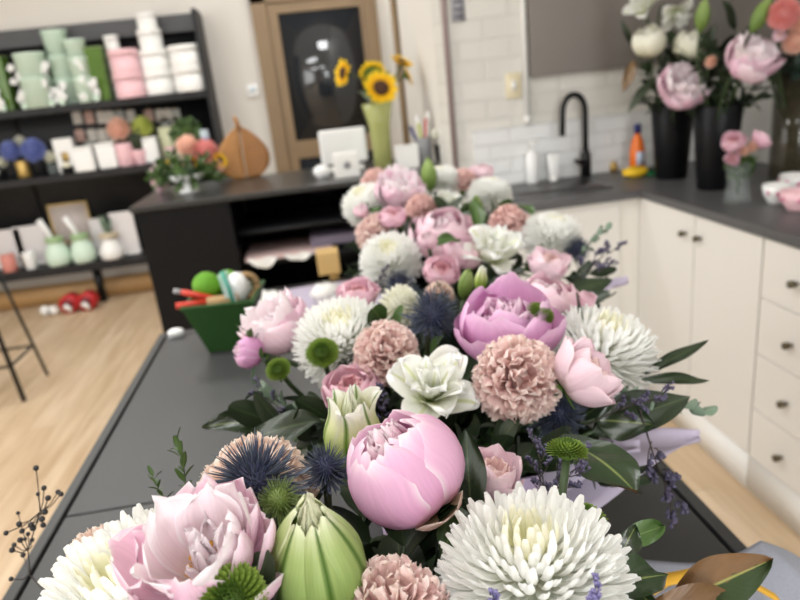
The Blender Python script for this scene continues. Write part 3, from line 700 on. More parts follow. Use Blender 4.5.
lt([(.045, 0), (.05, .01), (.047, .1), (.055, .22), (.078, .32), (.074, .32), (.05, .22), (.042, .1), (.04, .015), (.001, .012)], 28).build('vase_body', MATS['green_glass'], o)
GS = 'sunflowers in the vase on the desk'
for px, py, R, ax, lab in ((343, 73, .05, (-.85, -.42, .2), 'sunflower turned away to the door pane, lone bloom in the vase'), (381, 88, .062, (.1, -.9, .45), 'sunflower facing the bench with dark seed disc in full view'),
        (373, 74, .05, (.1, .75, .5), 'sunflower seen from behind with green back above the facing bloom'), (402, 62, .045, (.45, -.3, .8), 'highest sunflower tilted up beside the brown pipe'), (407, 75, .042, (.8, -.1, .25), 'sunflower turned sideways to the side wall below the highest bloom')):
    q = at(px, py, 3.3 if py == 88 else 3.44); bloom('sunflower', lab, 'flower', GS, sunflower, (3,), q, ax, R*1.5, foam=VZ+Vector((RNG.uniform(-.02, .02), RNG.uniform(-.02, .02), .03)), stem_r=.006)
for k, (px, py, a) in enumerate(((366, 95, (-.8, -.2, .3)), (395, 92, (.7, -.2, .6)), (358, 92, (-.9, -.1, -.1)), (390, 70, (.1, 0, 1)))):
    q = at(px, py, 3.5)
    big_leaf('leaf', 'green sunflower leaf drooping at the mouth of the vase, one of four', VZ+Vector((0, 0, .31)), q, .022, (0, -.4, 1), MATS['LGR'], group='sunflower leaves at the vase mouth')
p = on_desk(408, 168)
o = empty('white_box', 'small white card box on the desk beside the sunflower vase', 'box', p); bx((-.055, -.03, 0), (.055, .03, .1)).build('box_body', MATS['white_matt'], o, False, .003); bx((-.057, -.032, .1), (.057, .032, .112)).build('lid', MATS['white_gloss'], o, False, .003)
p = on_desk(425, 163)
o = vessel('pen_cup', 'grey pot of pens and tags on the desk by the wall corner', 'pot', p, cup_profile(.035, .045, .13), 'mid_grey', 'pot_body')
for k, (cl, dx, h) in enumerate((('navy', -.05, .19), ('LIMP', -.015, .2), ('red', .02, .22), ('white_matt', .03, .25), ('white_gloss', -.02, .24))):
    if cl == 'LIMP': mat('LIMP', (176, 190, 60), .5)
    m = MB(); m.tube([(0, 0, .01), (dx*1.2, -.01, h)], .008, 8); t = tag(m.build('pen', MATS[cl]), ['navy blue', 'lime green', 'red', 'white capped', 'glossy white'][k]+' marker standing in the grey pen pot', 'pen', 'markers in the pen pot'); t.location = p
p = on_desk(443, 162)
o = vessel('orchid_pot', 'white orchid in a dark pot on the desk by the brick corner', 'plant', p, cup_profile(.03, .04, .09), 'black_panel', 'pot')
m = MB(); r = random.Random(4)
for i in range(14): m.ball((r.uniform(-.05, .05), r.uniform(-.03, .03), .15+r.uniform(-.03, .05)), .018, 8, sc=(1, .6, .9))
m.build('blossom', MATS['WHT'], o); m = MB(); m.tube([(0, 0, .05), (.01, 0, .12), (0, 0, .17)], .004, 6); m.build('stem', MATS['STEM'], o)
# round leaf-shaped cutting board
p = on_desk(247, 178)
o = empty('serving_board', 'leaf shaped wooden board leaning upright on the desk top by the door frame', 'board', (p.x, 3.70, 1.0))
m = MB()
def leafboard(side):
    def fn(u, v):
        z = .275*u; a = sin(pi*min(1, (u*.93+.07))**.8)**.75*.14
        x = v*a
        if side < 0: x = min(x, -.003)
        else: x = max(x, .003)
        return Vector((x, .03*u+.0, z))
    return fn
m.sheet(leafboard(-1), 16, 10); m.build('board_half', MATS['board_wood'], o, solid=.014)
m = MB(); m.sheet(leafboard(1), 16, 10); m.build('board_half', mat('board_dark', (156, 106, 54), .5, noise=.15, nscale=10), o, solid=.014)
m = MB(); m.tube([(0, .026, .25), (-.005, .033, .29), (-.015, .035, .325)], [.014, .012, .01], 8); m.build('handle', MATS['board_dark'], o)
# low mixed arrangement in a white footed bowl on the desk
p = on_desk(190, 192)
o = vessel('footed_bowl', 'white footed bowl holding a low mixed arrangement on the desk end', 'bowl', p, [(.05, 0), (.055, .008), (.025, .02), (.022, .04), (.075, .06), (.095, .09), (.09, .09), (.06, .062), (.001, .055)], 'white_gloss', 'bowl_body')
FB = p+Vector((0, 0, .07))
m = MB(); m.ball((0, 0, .085), .08, 16, sc=(1, 1, .5)); tag(m.build('floral_foam', MATS['foam']), 'green foam packed into the white footed bowl', 'foam').location = p
GD = 'blooms in the footed bowl arrangement'
DD = 3.36
for px, py, R, k, mt, ax, lab in ((188, 147, .042, pompon, 'PEA', (0, -.2, 1), 'peach bloom at the top of the footed bowl arrangement'), (206, 152, .045, pompon, 'DAH', (.3, -.2, 1), 'coral red bloom beside the dark shelf end in the footed bowl'), (180, 162, .038, pompon, 'WHT', (-.1, -.6, .8), 'cream bloom in the middle of the footed bowl arrangement'),
        (191, 163, .035, sunflower, '', (.1, -.7, .7), 'yellow daisy in the footed bowl arrangement, the middle one'), (172, 166, .03, sunflower, '', (-.3, -.7, .5), 'yellow daisy tucked low by the blush rose of the footed bowl'), (220, 160, .03, sunflower, '', (.7, -.5, .5), 'yellow daisy beside the serving board in the footed bowl'),
        (159, 179, .04, rose, 'RO', (-.8, -.5, .1), 'blush rose hanging over the desk end of the footed bowl'), (214, 168, .035, pompon, 'PEA', (.6, -.5, .6), 'small peach bloom low beside the serving board')):
    q = at(px, py, DD)
    a_ = (4,) if k is sunflower else ((5, 'RO') if k is rose else (5, mt))
    bloom('rose' if k is rose else ('daisy' if k is sunflower else 'dahlia'), lab, 'flower', GD, k, a_, q, ax, R*1.5, foam=FB+Vector((RNG.uniform(-.04, .04), RNG.uniform(-.03, .03), 0)))
for i in range(26):
    a, e = RNG.uniform(0, 6.28), RNG.uniform(-.15, 1.2)
    sprig('leaf_sprig', 'dark leaf sprig spreading from the footed bowl on the desk', 'foliage', 'leaf sprigs in the footed bowl', 'sp1', lambda: sprig_mesh(1), ('LGR', 'STEM', 'leaves'), FB+Vector((cos(a)*.04, sin(a)*.03, 0)), (cos(a)*cos(e), sin(a)*cos(e)*.7, sin(e)), RNG.uniform(.75, 1.15), RNG.uniform(0, 6))
for i in range(14):
    a = 2*pi*i/14; sprig('leaf_sprig', 'leaf sprig drooping over the rim of the footed bowl', 'foliage', 'drooping sprigs of the footed bowl', 'sp1', None, ('LGR', 'STEM', 'leaves'), FB+Vector((cos(a)*.075, sin(a)*.06, .03)), (cos(a), sin(a)*.8, RNG.uniform(-.7, .1)), RNG.uniform(.7, .95), RNG.uniform(0, 6))
# ------------------------------------------------------------------ black wall shelving
o = empty('shelving_unit', 'tall black display shelving along the back wall', 'shelf', (-2.2, 5.2, 0))
def sb(x0, y0, z0, x1, y1, z1): return bx((x0+2.2, y0-5.2, z0), (x1+2.2, y1-5.2, z1))
sb(-3.6, 5.46, .30, -.69, 5.497, 2.03).build('back_panel', MATS['black_panel'], o)
sb(-.72, 5.2, .30, -.69, 5.458, 2.045).build('side_panel', MATS['black_panel'], o, False, .003)
sb(-2.2, 5.44, .30, -2.17, 5.458, 2.03).build('upright', MATS['black_panel'], o)
for z, t in ((1.445, .05), (.965, .05), (.27, .065)): sb(-3.6, 5.2, z, -.722, 5.458, z+t).build('shelf_board', MATS['black_panel'], o, False, .003)
sb(-3.6, 5.42, 1.92, -.722, 5.458, 2.04).build('top_rail', mat('rail_grey', (72, 72, 74), .5), o, False, .003)
for x in (-1.84, -3.0, -.8): sb(x, 5.25, 0, x+.05, 5.3, .268).build('leg', MATS['black_metal'], o)
sb(-3.6, 5.40, 0.001, -.74, 5.44, .13).build('kick_board', MATS['oak_trim'], o)
YS = 5.3
def shelf_at(px, z): # point above a shelf at that picture column
    lo, hi = 0, 600
    for _ in range(40):
        mid = (lo+hi)/2
        if onY(px, mid, YS).z > z: lo = mid
        else: hi = mid
    return Vector((onY(px, mid, YS).x, YS, z))
Z1, Z2, Z3 = 1.4956, 1.0156, .3356
GM = 'mint green pots on the top shelf'
def stack(px, z, label, cat, group, name, mt, tiers, y=0, n=28):
    """tall nested vessel: each tier is (radius below, radius above, height)"""
    p = shelf_at(px, z); o = empty(name, label, cat, p+Vector((0, y, 0)), 0, group); h = 0
    for r0, r1, hh in tiers:
        lt([(r0, h), (r1, h+hh-.012), (r1+.004, h+hh-.01), (r1+.004, h+hh), (r1-.004, h+hh), (r0*.92, h+.02+hh*.4), (.002, h+hh*.35)], n).build('tier', MATS[mt], o); h += hh-.001
    return o
stack(44, Z1, 'wide mint green pot pair stacked beside the tallest mint stack', 'pot', GM, 'stacked_pot', 'mint', ((.1, .102, .2), (.096, .102, .17)), -.03)
stack(69, Z1, 'tallest mint green stack of nested pots on the top shelf', 'pot', GM, 'stacked_pot', 'mint', ((.086, .088, .18), (.08, .088, .16), (.074, .085, .17)), .055)
stack(90, Z1, 'slim mint green stack of pots next to the olive glass vase', 'pot', GM, 'stacked_pot', 'mint', ((.07, .072, .17), (.066, .072, .14), (.06, .07, .12)), -.03)
for px, lab, y in ((106, 'olive green square glass vase between mint and white pots', 0), (10, 'olive green square glass vase at the shelf end beside the wide mint pots', 0)):
    p = shelf_at(px, Z1); o = empty('glass_vase', lab, 'vase', p)
    m = MB(); m.frustum((0, 0, 0), .052, .05, .06, .06, .36); m.build('vase_body', MATS['olive'], o, False, .006)
    m = MB(); m.box((-.062, -.062, .36), (.062, .062, .37)); m.build('rim', mat('olive_rim', (120, 140, 90), .3), o, False, .003)
GO = 'white orchid sprays along the top shelf'
for k, (px, lab) in enumerate(((30, 'white orchid spray before the wide mint pots'), (42, 'short white orchid spray between the wide and tallest mint pots'), (57, 'white orchid spray before the tallest mint stack'), (67, 'short white orchid spray beside the slim mint stack'), (91, 'tall white orchid spray before the olive vase'), (101, 'short white orchid spray between olive vase and white pots'), (2, 'white orchid spray before the olive vase at the shelf end'), (9, 'short white orchid spray near the olive vase at the shelf end'))):
    p = shelf_at(px, Z1); p.y -= .08; o = empty('orchid_spray', lab, 'flower', p, 0, GO); r = random.Random(k); tall = k in (0, 2, 4, 6)
    m = MB(); H_ = .24 if tall else .15
    for i in range(9 if tall else 6):
        c = Vector((r.uniform(-.03, .03), r.uniform(-.02, .02), .04+H_*i/8))
        for j in range(5): a = j*1.256+r.random(); m.ball(c+Vector((cos(a)*.016, -.005, sin(a)*.016)), .013, 6, sc=(1, .5, 1))
    m.build('blossom', MATS['white_gloss'], o); m = MB(); m.tube([(0, 0, 0), (.005, 0, H_*.6), (0, 0, H_)], .003, 5); m.build('stem', MATS['STEM'], o)
    m = MB(); m.lathe(cup_profile(.018, .024, .04, .003), 12); m.build('pot', MATS['mint'], o)
def hatbox(px, z, label, group, mt, r, hs, y=0., cat='box'):
    p = shelf_at(px, z); o = empty('hat_box', label, cat, p+Vector((0, y, 0)), 0, group); h = 0
    for (rr, hh) in hs:
        lt([(rr*.98, h), (rr, h+.004), (rr, h+hh*.7), (rr*.99, h+hh*.7)], 30).build('box_body', MATS[mt], o); lt([(rr*1.04, h+hh*.7), (rr*1.04, h+hh-.005), (rr*1.02, h+hh), (.002, h+hh)], 30).build('lid', MATS[mt], o); h += hh
    return o
GH = 'round hat boxes on the top shelf'
hatbox(122, Z1, 'slim white hat box stack behind the pink hat boxes', GH, 'white_matt', .07, ((.057, .16), (.055, .16), (.05, .12)), .07)
hatbox(134, Z1, 'pink round hat boxes stacked two high on the top shelf', GH, 'pink_matt', .1, ((.1, .17), (.098, .16)), -.045)
hatbox(161, Z1, 'tallest white hat box tower reaching above the shelf back', GH, 'white_matt', .12, ((.113, .16), (.11, .15), (.082, .14), (.068, .11)), .03)
hatbox(193, Z1, 'wide white round hat box at the shelf end near the wall', GH, 'white_matt', .12, ((.117, .17), (.117, .15)), 0)
# middle shelf
def at_shelf2(px): return shelf_at(px, Z2)
p = at_shelf2(26); o = vessel('vase', 'gold vase of blue hydrangea on the middle shelf', 'vase', p, [(.04, 0), (.05, .01), (.045, .05), (.05, .12), (.04, .13), (.035, .05), (.001, .02)], 'gold', 'vase_body')
GHY = 'hydrangea heads on the middle shelf'
bloom('hydrangea', 'blue hydrangea head above the gold vase', 'flower', GHY, pompon, (8, 'HYD'), p+Vector((-.05, 0, .2)), (-.2, -.3, 1), .08, foam=p+Vector((0, 0, .03)))
bloom('hydrangea', 'white hydrangea between the two blue heads', 'flower', GHY, pompon, (8, 'WHT'), p+Vector((.01, .05, .25)), (0, 0, 1), .055, foam=p+Vector((0, .01, .03)))
p2 = at_shelf2(43); o = vessel('vase', 'black vase of blue hydrangea beside the gold vase', 'vase', p2, cup_profile(.04, .05, .12), 'black_gloss', 'vase_body')
bloom('hydrangea', 'blue hydrangea head above the black vase', 'flower', GHY, pompon, (9, 'HYD'), p2+Vector((-.01, -.02, .19)), (.2, -.4, 1), .09, foam=p2+Vector((0, 0, .03)))
p = at_shelf2(3); o = vessel('vase', 'small dark vase of white blooms at the shelf end', 'vase', p, cup_profile(.03, .04, .07), 'black_gloss', 'vase_body')
bloom('dahlia', 'upper white bloom in the small dark vase at the shelf end', 'flower', None, pompon, (8, 'WHT'), p+Vector((.03, 0, .13)), (.3, -.3, 1), .04, foam=p+Vector((0, 0, .02)))
bloom('dahlia', 'lower white bloom in the small dark vase at the shelf end', 'flower', None, pompon, (9, 'WHT'), p+Vector((-.02, -.05, .07)), (-.3, -.6, .7), .035, foam=p+Vector((0, 0, .02)))
p = at_shelf2(54); o = vessel('vase', 'clear glass pot of small white flowers by the hydrangea', 'vase', p, cup_profile(.03, .035, .08), 'clear_glass', 'vase_body')
bloom('dahlia', 'white bloom in the clear pot by the hydrangea', 'flower', None, pompon, (9, 'WHT'), p+Vector((.0, 0, .13)), (.2, -.4, 1), .045, foam=p+Vector((0, 0, .02)))
p = at_shelf2(69); o = empty('display_box', 'tall white boxed candle with gold label on the middle shelf', 'box', p+Vector((0, .05, 0)))
bx((-.07, -.04, 0), (.07, .04, .25)).build('box_body', MATS['white_matt'], o, False, .004); bx((-.025, -.043, .08), (.025, -.04, .15)).build('gold_label', MATS['gold'], o)
p = at_shelf2(72); p.y -= .07; o = empty('candle_jar', 'round cream candle in a dark jar before the tall white box', 'candle', p); lt(cup_profile(.04, .042, .05), 20).build('jar', MATS['black_gloss'], o); m = MB(); m.ball((0, 0, .05), .03, 12); m.build('wax', mat('cream_wax', (226, 220, 190), .5), o)
GC = 'white canisters on the middle shelf'
for px, w_, h_, lab, dy in ((90, .075, .18, 'white canister standing alone beside the tall white box', -.04), (112, .07, .19, 'white canister beside the pink pot on the middle shelf', -.02), (154, .055, .19, 'narrow white canister behind the pink cup', .02)):
    p = at_shelf2(px); o = empty('canister', lab, 'canister', p+Vector((0, dy, 0)), 0, GC)
    m = MB(); m.frustum((0, 0, 0), w_*.95, w_*.8, w_, w_*.85, h_-.02); m.build('canister_body', MATS['white_gloss'], o, False, .015); m = MB(); m.frustum((0, 0, h_-.02), w_*1.02, w_*.86, w_, w_*.84, .02); m.build('lid', MATS['white_matt'], o, False, .006)
p = at_shelf2(128); PP_ = p; o = vessel('pink_pot', 'pink pot with a coral bloom on the middle shelf', 'pot', p, cup_profile(.062, .07, .17), 'pink_matt', 'pot_body')
bloom('dahlia', 'large coral bloom in the pink pot', 'flower', None, pompon, (5, 'PEA'), p+Vector((0, -.02, .27)), (0, -.4, 1), .09, foam=p+Vector((0, 0, .05)))
p = at_shelf2(142); o = vessel('pink_cup', 'small pink cup with a lime bloom on the middle shelf', 'cup', p, cup_profile(.04, .06, .11), 'pink_matt', 'cup_body')
bloom('dahlia', 'lime green bloom above the small pink cup', 'flower', None, pompon, (6, 'LIM'), p+Vector((.06, .02, .27)), (0, -.4, 1), .08, foam=p+Vector((0, 0, .05)))
for k in range(5):
    big_leaf('leaf', 'dark leaf between the coral bloom and the lime bloom', p+Vector((0, 0, .1)), p+Vector((RNG.uniform(-.12, .1), -.02, .2+.02*k)), .025, (0, -1, .3), MATS['LDK'], group='leaves of the pink cup')
p = at_shelf2(171); o = empty('greeting_card', 'cream and green card standing behind the arrangement on the desk', 'card', p+Vector((0, .05, 0))); bx((-.06, -.004, 0), (.06, 0, .25)).build('card', mat('card_cream', (214, 216, 180), .6), o); bx((-.04, -.006, .04), (.04, -.004, .1)).build('pink_print', MATS['pink_matt'], o)
p = at_shelf2(197); o = vessel('potted_plant', 'green potted plant at the end of the middle shelf', 'plant', p+Vector((-.04, .02, 0)), cup_profile(.05, .06, .1), 'black_gloss', 'pot')
lf, st = MB(), MB(); r = random.Random(2)
for i in range(60):
    a, e = r.uniform(0, 6.28), r.uniform(.2, 1.5); sub = MB(); leaf_sheet(sub, .1, .02, p0=90-math.degrees(e), bend=25, az=a, nu=5, nv=2, rng=r); lf.f += [tuple(len(lf.v)+k for k in f) for f in sub.f]; lf.v += [(v[0]+r.uniform(-.05, .05), v[1]*.6, v[2]+.12+r.uniform(0, .1)) for v in sub.v]; lf.uv += sub.uv; lf.r += sub.r
lf.build('foliage', MATS['LGR'], o)
p = at_shelf2(209); o = empty('display_box', 'pale blue and white box at the shelf end beside the potted plant', 'box', p); bx((-.03, -.03, 0), (.03, .03, .2)).build('box_body', MATS['pale_blue'], o, False, .004); bx((-.025, -.032, .09), (.025, -.03, .14)).build('blue_label', mat('soft_blue', (110, 130, 190), .5), o)
# tags hung on the black back panel
GT = 'gift tags hung on the black back panel'
rows = [(118, [77, 89, 101, 110, 120, 131, 149, 160, 168, 176]), (126, [176, 165]), (136, [80, 92, 102, 112]), (147, [90, 113])]
nth = ['first', 'second', 'third', 'fourth', 'fifth', 'sixth', 'seventh', 'eighth', 'ninth', 'tenth']
mat('tag_w', (206, 200, 190), .6); mat('tag_p', (196, 160, 148), .6); mat('tag_g', (170, 172, 166), .6)
for ri, (py, xs) in enumerate(rows):
    for ci, px in enumerate(xs):
        q = onY(px, py-(px-76)*.03, 5.45)
        k = ['tag_w', 'tag_w', 'tag_p', 'tag_g', 'tag_w'][(ci*2+ri) % 5]
        o = empty('gift_tag', {'tag_w': 'off-white', 'tag_p': 'dusty pink', 'tag_g': 'grey'}[k]+' gift tag on the black panel, '+nth[ci]+' along the '+['top', 'short second', 'third', 'lowest'][ri]+' row', 'gift tag', (q.x, 5.457, q.z), 0, GT)
        bx((-.033, -.006, -.045), (.033, -.002, .045)).build('card', MATS[k], o, False, .003); bx((-.004, -.008, .045), (.004, -.002, .06)).build('loop', MATS['gold'], o)
# bottom shelf
def at3(px): return shelf_at(px, Z3)
GW = 'white display cards on the bottom shelf'
for px, a, h_, lab, dy in ((8, .12, .3, 'grey white panel behind the coral candle', .1), (33, .12, .31, 'grey white panel behind the white tumbler', .1), (129, .09, .34, 'white panel at the shelf end beside the desk', .02), (101, .06, .3, 'narrow pale panel between the mint and white bottles', .1)):
    p = at3(px); o = empty('display_card', lab, 'card', p+Vector((0, dy, 0)), 0, GW); bx((-a, 0, 0), (a, .02, h_)).build('panel_board', mat('panel_white', (224, 220, 220), .5), o, False, .003); bx((-a*.9, -.012, 0), (a*.9, 0, .015)).build('foot', MATS['white_matt'], o)
p = at3(13); o = empty('candle', 'coral pillar candle on the bottom shelf', 'candle', p+Vector((0, -.03, 0))); lt([(.05, 0), (.052, .004), (.052, .13), (.045, .135), (.002, .128)], 24).build('wax', MATS['coral'], o); m = MB(); m.tube([(0, 0, .12), (0, 0, .15)], .003, 5); m.build('wick', MATS['white_matt'], o)
p = at3(34); vessel('tumbler', 'white tumbler beside the coral candle', 'tumbler', p+Vector((0, -.03, 0)), cup_profile(.04, .05, .13), 'white_gloss', 'cup_body')
GB_ = 'mint green belly vases on the bottom shelf'
for px, lab in ((62, 'mint green belly vase next to the white tumbler'), (87, 'mint green belly vase next to the white bottle')):
    p = at3(px); o = empty('belly_vase', lab, 'vase', p+Vector((0, -.02, 0)), 0, GB_)
    lt([(.074, 0), (.088, .015), (.093, .07), (.08, .13), (.05, .18), (.06, .2), (.055, .2), (.04, .18), (.07, .1), (.001, .03)], 28).build('vase_body', MATS['mint'], o); lt([(.052, .178), (.066, .185), (.066, .215), (.055, .22)], 24).build('ribbon', mat('sage', (160, 190, 140), .6), o)
    m = MB(); m.tube([(0, 0, .1), (-.03, 0, .26), (-.075, 0, .36)], [.012, .02, .026], 8)
    ob = tag(m.build('paper_scroll', MATS['white_gloss']), 'white roll leaning in the mint vase '+lab[lab.index('next'):], 'roll'); ob.location = p+Vector((0, -.02, 0))
p = at3(75); o = empty('picture_frame', 'beige picture in a thin wooden frame behind the mint vases', 'picture', p+Vector((0, .13, 0)))
m = MB(); m.box((-.15, 0, .13), (.15, .02, .145)); m.box((-.15, 0, .43), (.15, .02, .445)); m.box((-.15, 0, .145), (-.138, .02, .43)); m.box((.138, 0, .145), (.15, .02, .43)); m.build('frame', MATS['pale_wood'], o); bx((-.138, .006, .0), (.138, .02, .43)).build('print', mat('beige_print', (198, 186, 180), .6), o)
p = at3(115); o = empty('bottle_vase', 'white bottle vase with a beige ribbon near the desk', 'vase', p+Vector((0, -.03, 0)))
lt([(.075, 0), (.09, .015), (.09, .07), (.06, .13), (.04, .17), (.05, .2), (.045, .2), (.035, .17), (.05, .1), (.001, .03)], 28).build('vase_body', MATS['white_gloss'], o); lt([(.045, .165), (.075, .172), (.075, .19), (.048, .2)], 20).build('ribbon', mat('beige', (206, 190, 160), .6), o)
for k in range(6): big_leaf('leaf', 'grey green leaf standing in the white bottle vase', p+Vector((0, -.03, .19)), p+Vector((RNG.uniform(-.05, .05), -.03+RNG.uniform(-.03, .03), .3+RNG.uniform(0, .05))), .014, (0, -1, .2), MATS['LGY'], group='leaves in the white bottle vase')
# red rolls under the bottom shelf
GR = 'red ribbon rolls under the bottom shelf'
for px, py, lab in ((66, 286, 'red ribbon roll under the bottom shelf, the one beside the white bow'), (84, 284, 'red ribbon roll under the bottom shelf near the black leg')):
    q = onZ(px, py+8, .0); q.y = 5.1; q.x = onY(px, py, 5.1).x
    o = empty('ribbon_roll', lab, 'ribbon roll', (q.x, 5.1, 0), 0, GR); m = MB(); m.tube([(0, -.06, .07), (0, .06, .07)], .068, 24); m.build('roll', MATS['red'], o); m = MB(); m.tube([(-.01, -.075, .04), (.0, -.0605, .05)], .035, 16); m.build('end_disc', MATS['white_matt'], o); m = MB(); m.tube([(0, -.066, .075), (0, -.0605, .075)], .04, 20); m.build('core', mat('dark_red', (110, 26, 34), .5), o)
q = onY(43, 288, 5.05); o = empty('bow', 'crumpled white bow on the floor beside the red rolls', 'bow', (q.x, 5.05, 0)); m = MB(); m.ball((-.03, 0, .045), .04, 10, sc=(1, .7, 1)); m.ball((.03, 0, .04), .036, 10, sc=(1, .7, 1)); m.build('loop', MATS['white_matt'], o); m = MB(); m.ball((0, -.01, .04), .02, 8); m.build('knot', MATS['mid_grey'], o)
# ------------------------------------------------------------------ black stool at the picture's edge
o = empty('bar_stool', 'black metal stool standing on the oak floor by the shelving', 'stool', (-1.94, 3.62, 0))
for sx, sy in ((1, -1), (-1, -1), (1, 1), (-1, 1)):
    m = MB(); m.tube([(sx*.22, sy*.17, 0), (sx*.14, sy*.11, .74)], .013 if sx*sy < 0 else .009, 8); m.build('leg', MATS['black_metal'], o)
m = MB()
for a, b in (((.195, -.15), (-.195, -.15)), ((.195, .15), (-.195, .15)), ((.195, -.15), (.195, .15)), ((-.195, -.15), (-.195, .15))): m.tube([(a[0], a[1], .2), (b[0], b[1], .2)], .008, 6)
m.build('foot_rail', MATS['black_metal'], o); lt([(.19, .74), (.2, .75), (.2, .775), (.19, .785), (.002, .78)], 30).build('seat', MATS['black_panel'], o)
# ------------------------------------------------------------------ white kitchen units along sink and right wall
o = empty('counter_top', 'dark grey stone counter running round the corner over the white cabinets', 'counter', (1.6, 2.5, .86))
m = MB()
def cb_(x0, y0, x1, y1, z0=.87, z1=.9): m.box((x0-1.6, y0-2.5, z0-.86), (x1-1.6, y1-2.5, z1-.86))
cb_(1.268, -1.0, 1.975, 2.5); cb_(.66, 2.5, 1.975, 3.034); m.build('slab', MATS['stone_top'], o, False, .002)
o = empty('sink_basin', 'grey steel sink basin set into the dark counter under the tap', 'sink', (1.0, 2.76, .9)); m = MB(); m.box((-.2, -.12, .0005), (.2, .12, .004)); m.build('basin', mat('sink_grey', (70, 70, 70), .3, metal=.5), o); m = MB()
m.box((-.21, -.13, .0005), (-.2, .13, .007)); m.box((.2, -.13, .0005), (.21, .13, .007)); m.box((-.2, -.13, .0005), (.2, -.12, .007)); m.box((-.2, .12, .0005), (.2, .13, .007)); m.build('rim', mat('sink_rim', (120, 120, 122), .3, metal=.5), o)
def cabinet(name, label, x0, y0, x1, y1, fr, group='white cabinets under the dark counter'):
    o = empty(name, label, 'cabinet', ((x0+x1)/2, (y0+y1)/2, 0), 0, group); c = Vector(((x0+x1)/2, (y0+y1)/2, 0))
    m = MB(); m.box((x0-c.x, y0-c.y, .1), (x1-c.x, y1-c.y, .868)); m.build('carcass', MATS['white_door'], o, False)
    return o, c
def front_x(o, c, y0, y1, z0, z1, knob, name='door'):
    X = 1.275-c.x
    d = bx((X, y0-c.y+.0015, z0), (X+.018, y1-c.y-.0015, z1)).build(name, MATS['white_door'], o, False, .002)
    if knob:
        m = MB(); k = Vector((X, knob[0]-c.y, knob[1])); m.tube([k, k+Vector((-.012, 0, 0)), k+Vector((-.013, 0, 0)), k+Vector((-.026, 0, 0))], [.005, .005, .011, .011], 12); m.build('knob', MATS['knob'], d)
o, c = cabinet('base_cabinet', 'white two door base cabinet on the side wall next to the corner', 1.294, 1.755, 1.975, 2.526, 0)
front_x(o, c, 2.12, 2.528, .13, .866, (2.173, .793)); front_x(o, c, 1.757, 2.118, .13, .866, (2.078, .795)); bx((1.275-c.x, 1.755-c.y, 0), (1.293-c.x, 2.528-c.y, .126)).build('kick_board', MATS['white_door'], o)
o, c = cabinet('drawer_unit', 'white four drawer base unit below the bowls', 1.294, 1.25, 1.975, 1.752, 0)
for z0, z1 in ((.682, .866), (.497, .679), (.306, .494), (.13, .303)): front_x(o, c, 1.252, 1.752, z0, z1, (1.6, (z0+z1)/2-.005), 'drawer')
bx((1.275-c.x, 1.25-c.y, 0), (1.293-c.x, 1.752-c.y, .126)).build('kick_board', MATS['white_door'], o)
o, c = cabinet('base_cabinet', 'white base cabinet past the drawer unit at the picture edge', 1.294, .4, 1.975, 1.247, 0)
front_x(o, c, .4, .82, .13, .866, None); front_x(o, c, .822, 1.247, .13, .866, None); bx((1.275-c.x, .4-c.y, 0), (1.293-c.x, 1.247-c.y, .126)).build('kick_board', MATS['white_door'], o)
o, c = cabinet('sink_cabinet', 'white sink cabinet facing the bench under the tap', .67, 2.54, 1.27, 3.03, 0)
bx((.67-c.x, 2.52-c.y, .13), (1.19-c.x, 2.538-c.y, .866)).build('door', MATS['white_door'], o, False, .002); bx((1.194-c.x, 2.53-c.y, .0), (1.292-c.x, 2.539-c.y, .866)).build('filler_panel', mat('filler_white', (226, 222, 214), .45), o, False, .002); bx((.67-c.x, 2.55-c.y, 0), (1.19-c.x, 2.56-c.y, .099)).build('kick_board', MATS['white_door'], o)
# tap
q = onZ(583, 172, .9)
o = empty('kitchen_tap', 'tall black gooseneck tap at the sink', 'tap', (1.235, 2.97, .9)); m = MB()
pts = [(0, 0, 0), (0, 0, .3)]+[(-.055+.055*cos(a), -.01*(a/pi), .3+.075*sin(a)) for a in [pi*i/10 for i in range(1, 11)]]+[(-.112, -.012, .27), (-.114, -.012, .2)]
m.tube(pts, .013, 12); m.build('spout', MATS['black_metal'], o); lt([(.024, 0), (.024, .1), (.016, .12), (.013, .13)], 20).build('base', MATS['black_metal'], o)
m = MB(); m.tube([(0, 0, .07), (-.03, -.02, .07), (-.06, -.025, .085)], [.014, .013, .008], 10); m.build('handle', MATS['black_metal'], o)
q = onZ(533, 183, .9); o = empty('soap_bottle', 'white pump soap bottle on the counter by the tiles', 'bottle', (q.x, min(q.y, 2.99), .9)); lt([(.028, 0), (.031, .004), (.031, .125), (.024, .14), (.012, .145), (.012, .155)], 24).build('bottle_body', MATS['white_gloss'], o); m = MB(); m.tube([(0, 0, .155), (0, 0, .19)], .005, 8); m.tube([(-.012, 0, .185), (.03, 0, .185), (.035, 0, .175)], .006, 8); m.build('pump', MATS['white_matt'], o)
q = onZ(554, 181, .9); o = empty('cream_tube', 'white squeeze tube standing on its cap beside the pump soap', 'tube', (q.x, min(q.y, 2.99), .9)); m = MB(); m.frustum((0, 0, .025), .02, .018, .03, .006, .1); m.build('tube_body', MATS['white_gloss'], o, True, .004); lt([(.018, 0), (.02, .003), (.02, .024), (.016, .025)], 20).build('cap', MATS['white_matt'], o)
q = onZ(633, 172, .9); o = empty('spray_bottle', 'orange detergent bottle with a blue cap in the counter corner', 'bottle', (q.x, min(q.y, 2.9), .9)); lt([(.03, 0), (.034, .004), (.034, .1), (.024, .15), (.014, .17), (.013, .18)], 24).build('bottle_body', MATS['orange'], o); lt([(.016, .18), (.016, .215), (.012, .22)], 16).build('cap', MATS['navy'], o); bx((-.02, -.036, .04), (.016, -.03, .1)).build('label_patch', mat('label_blue', (196, 206, 226), .5), o)
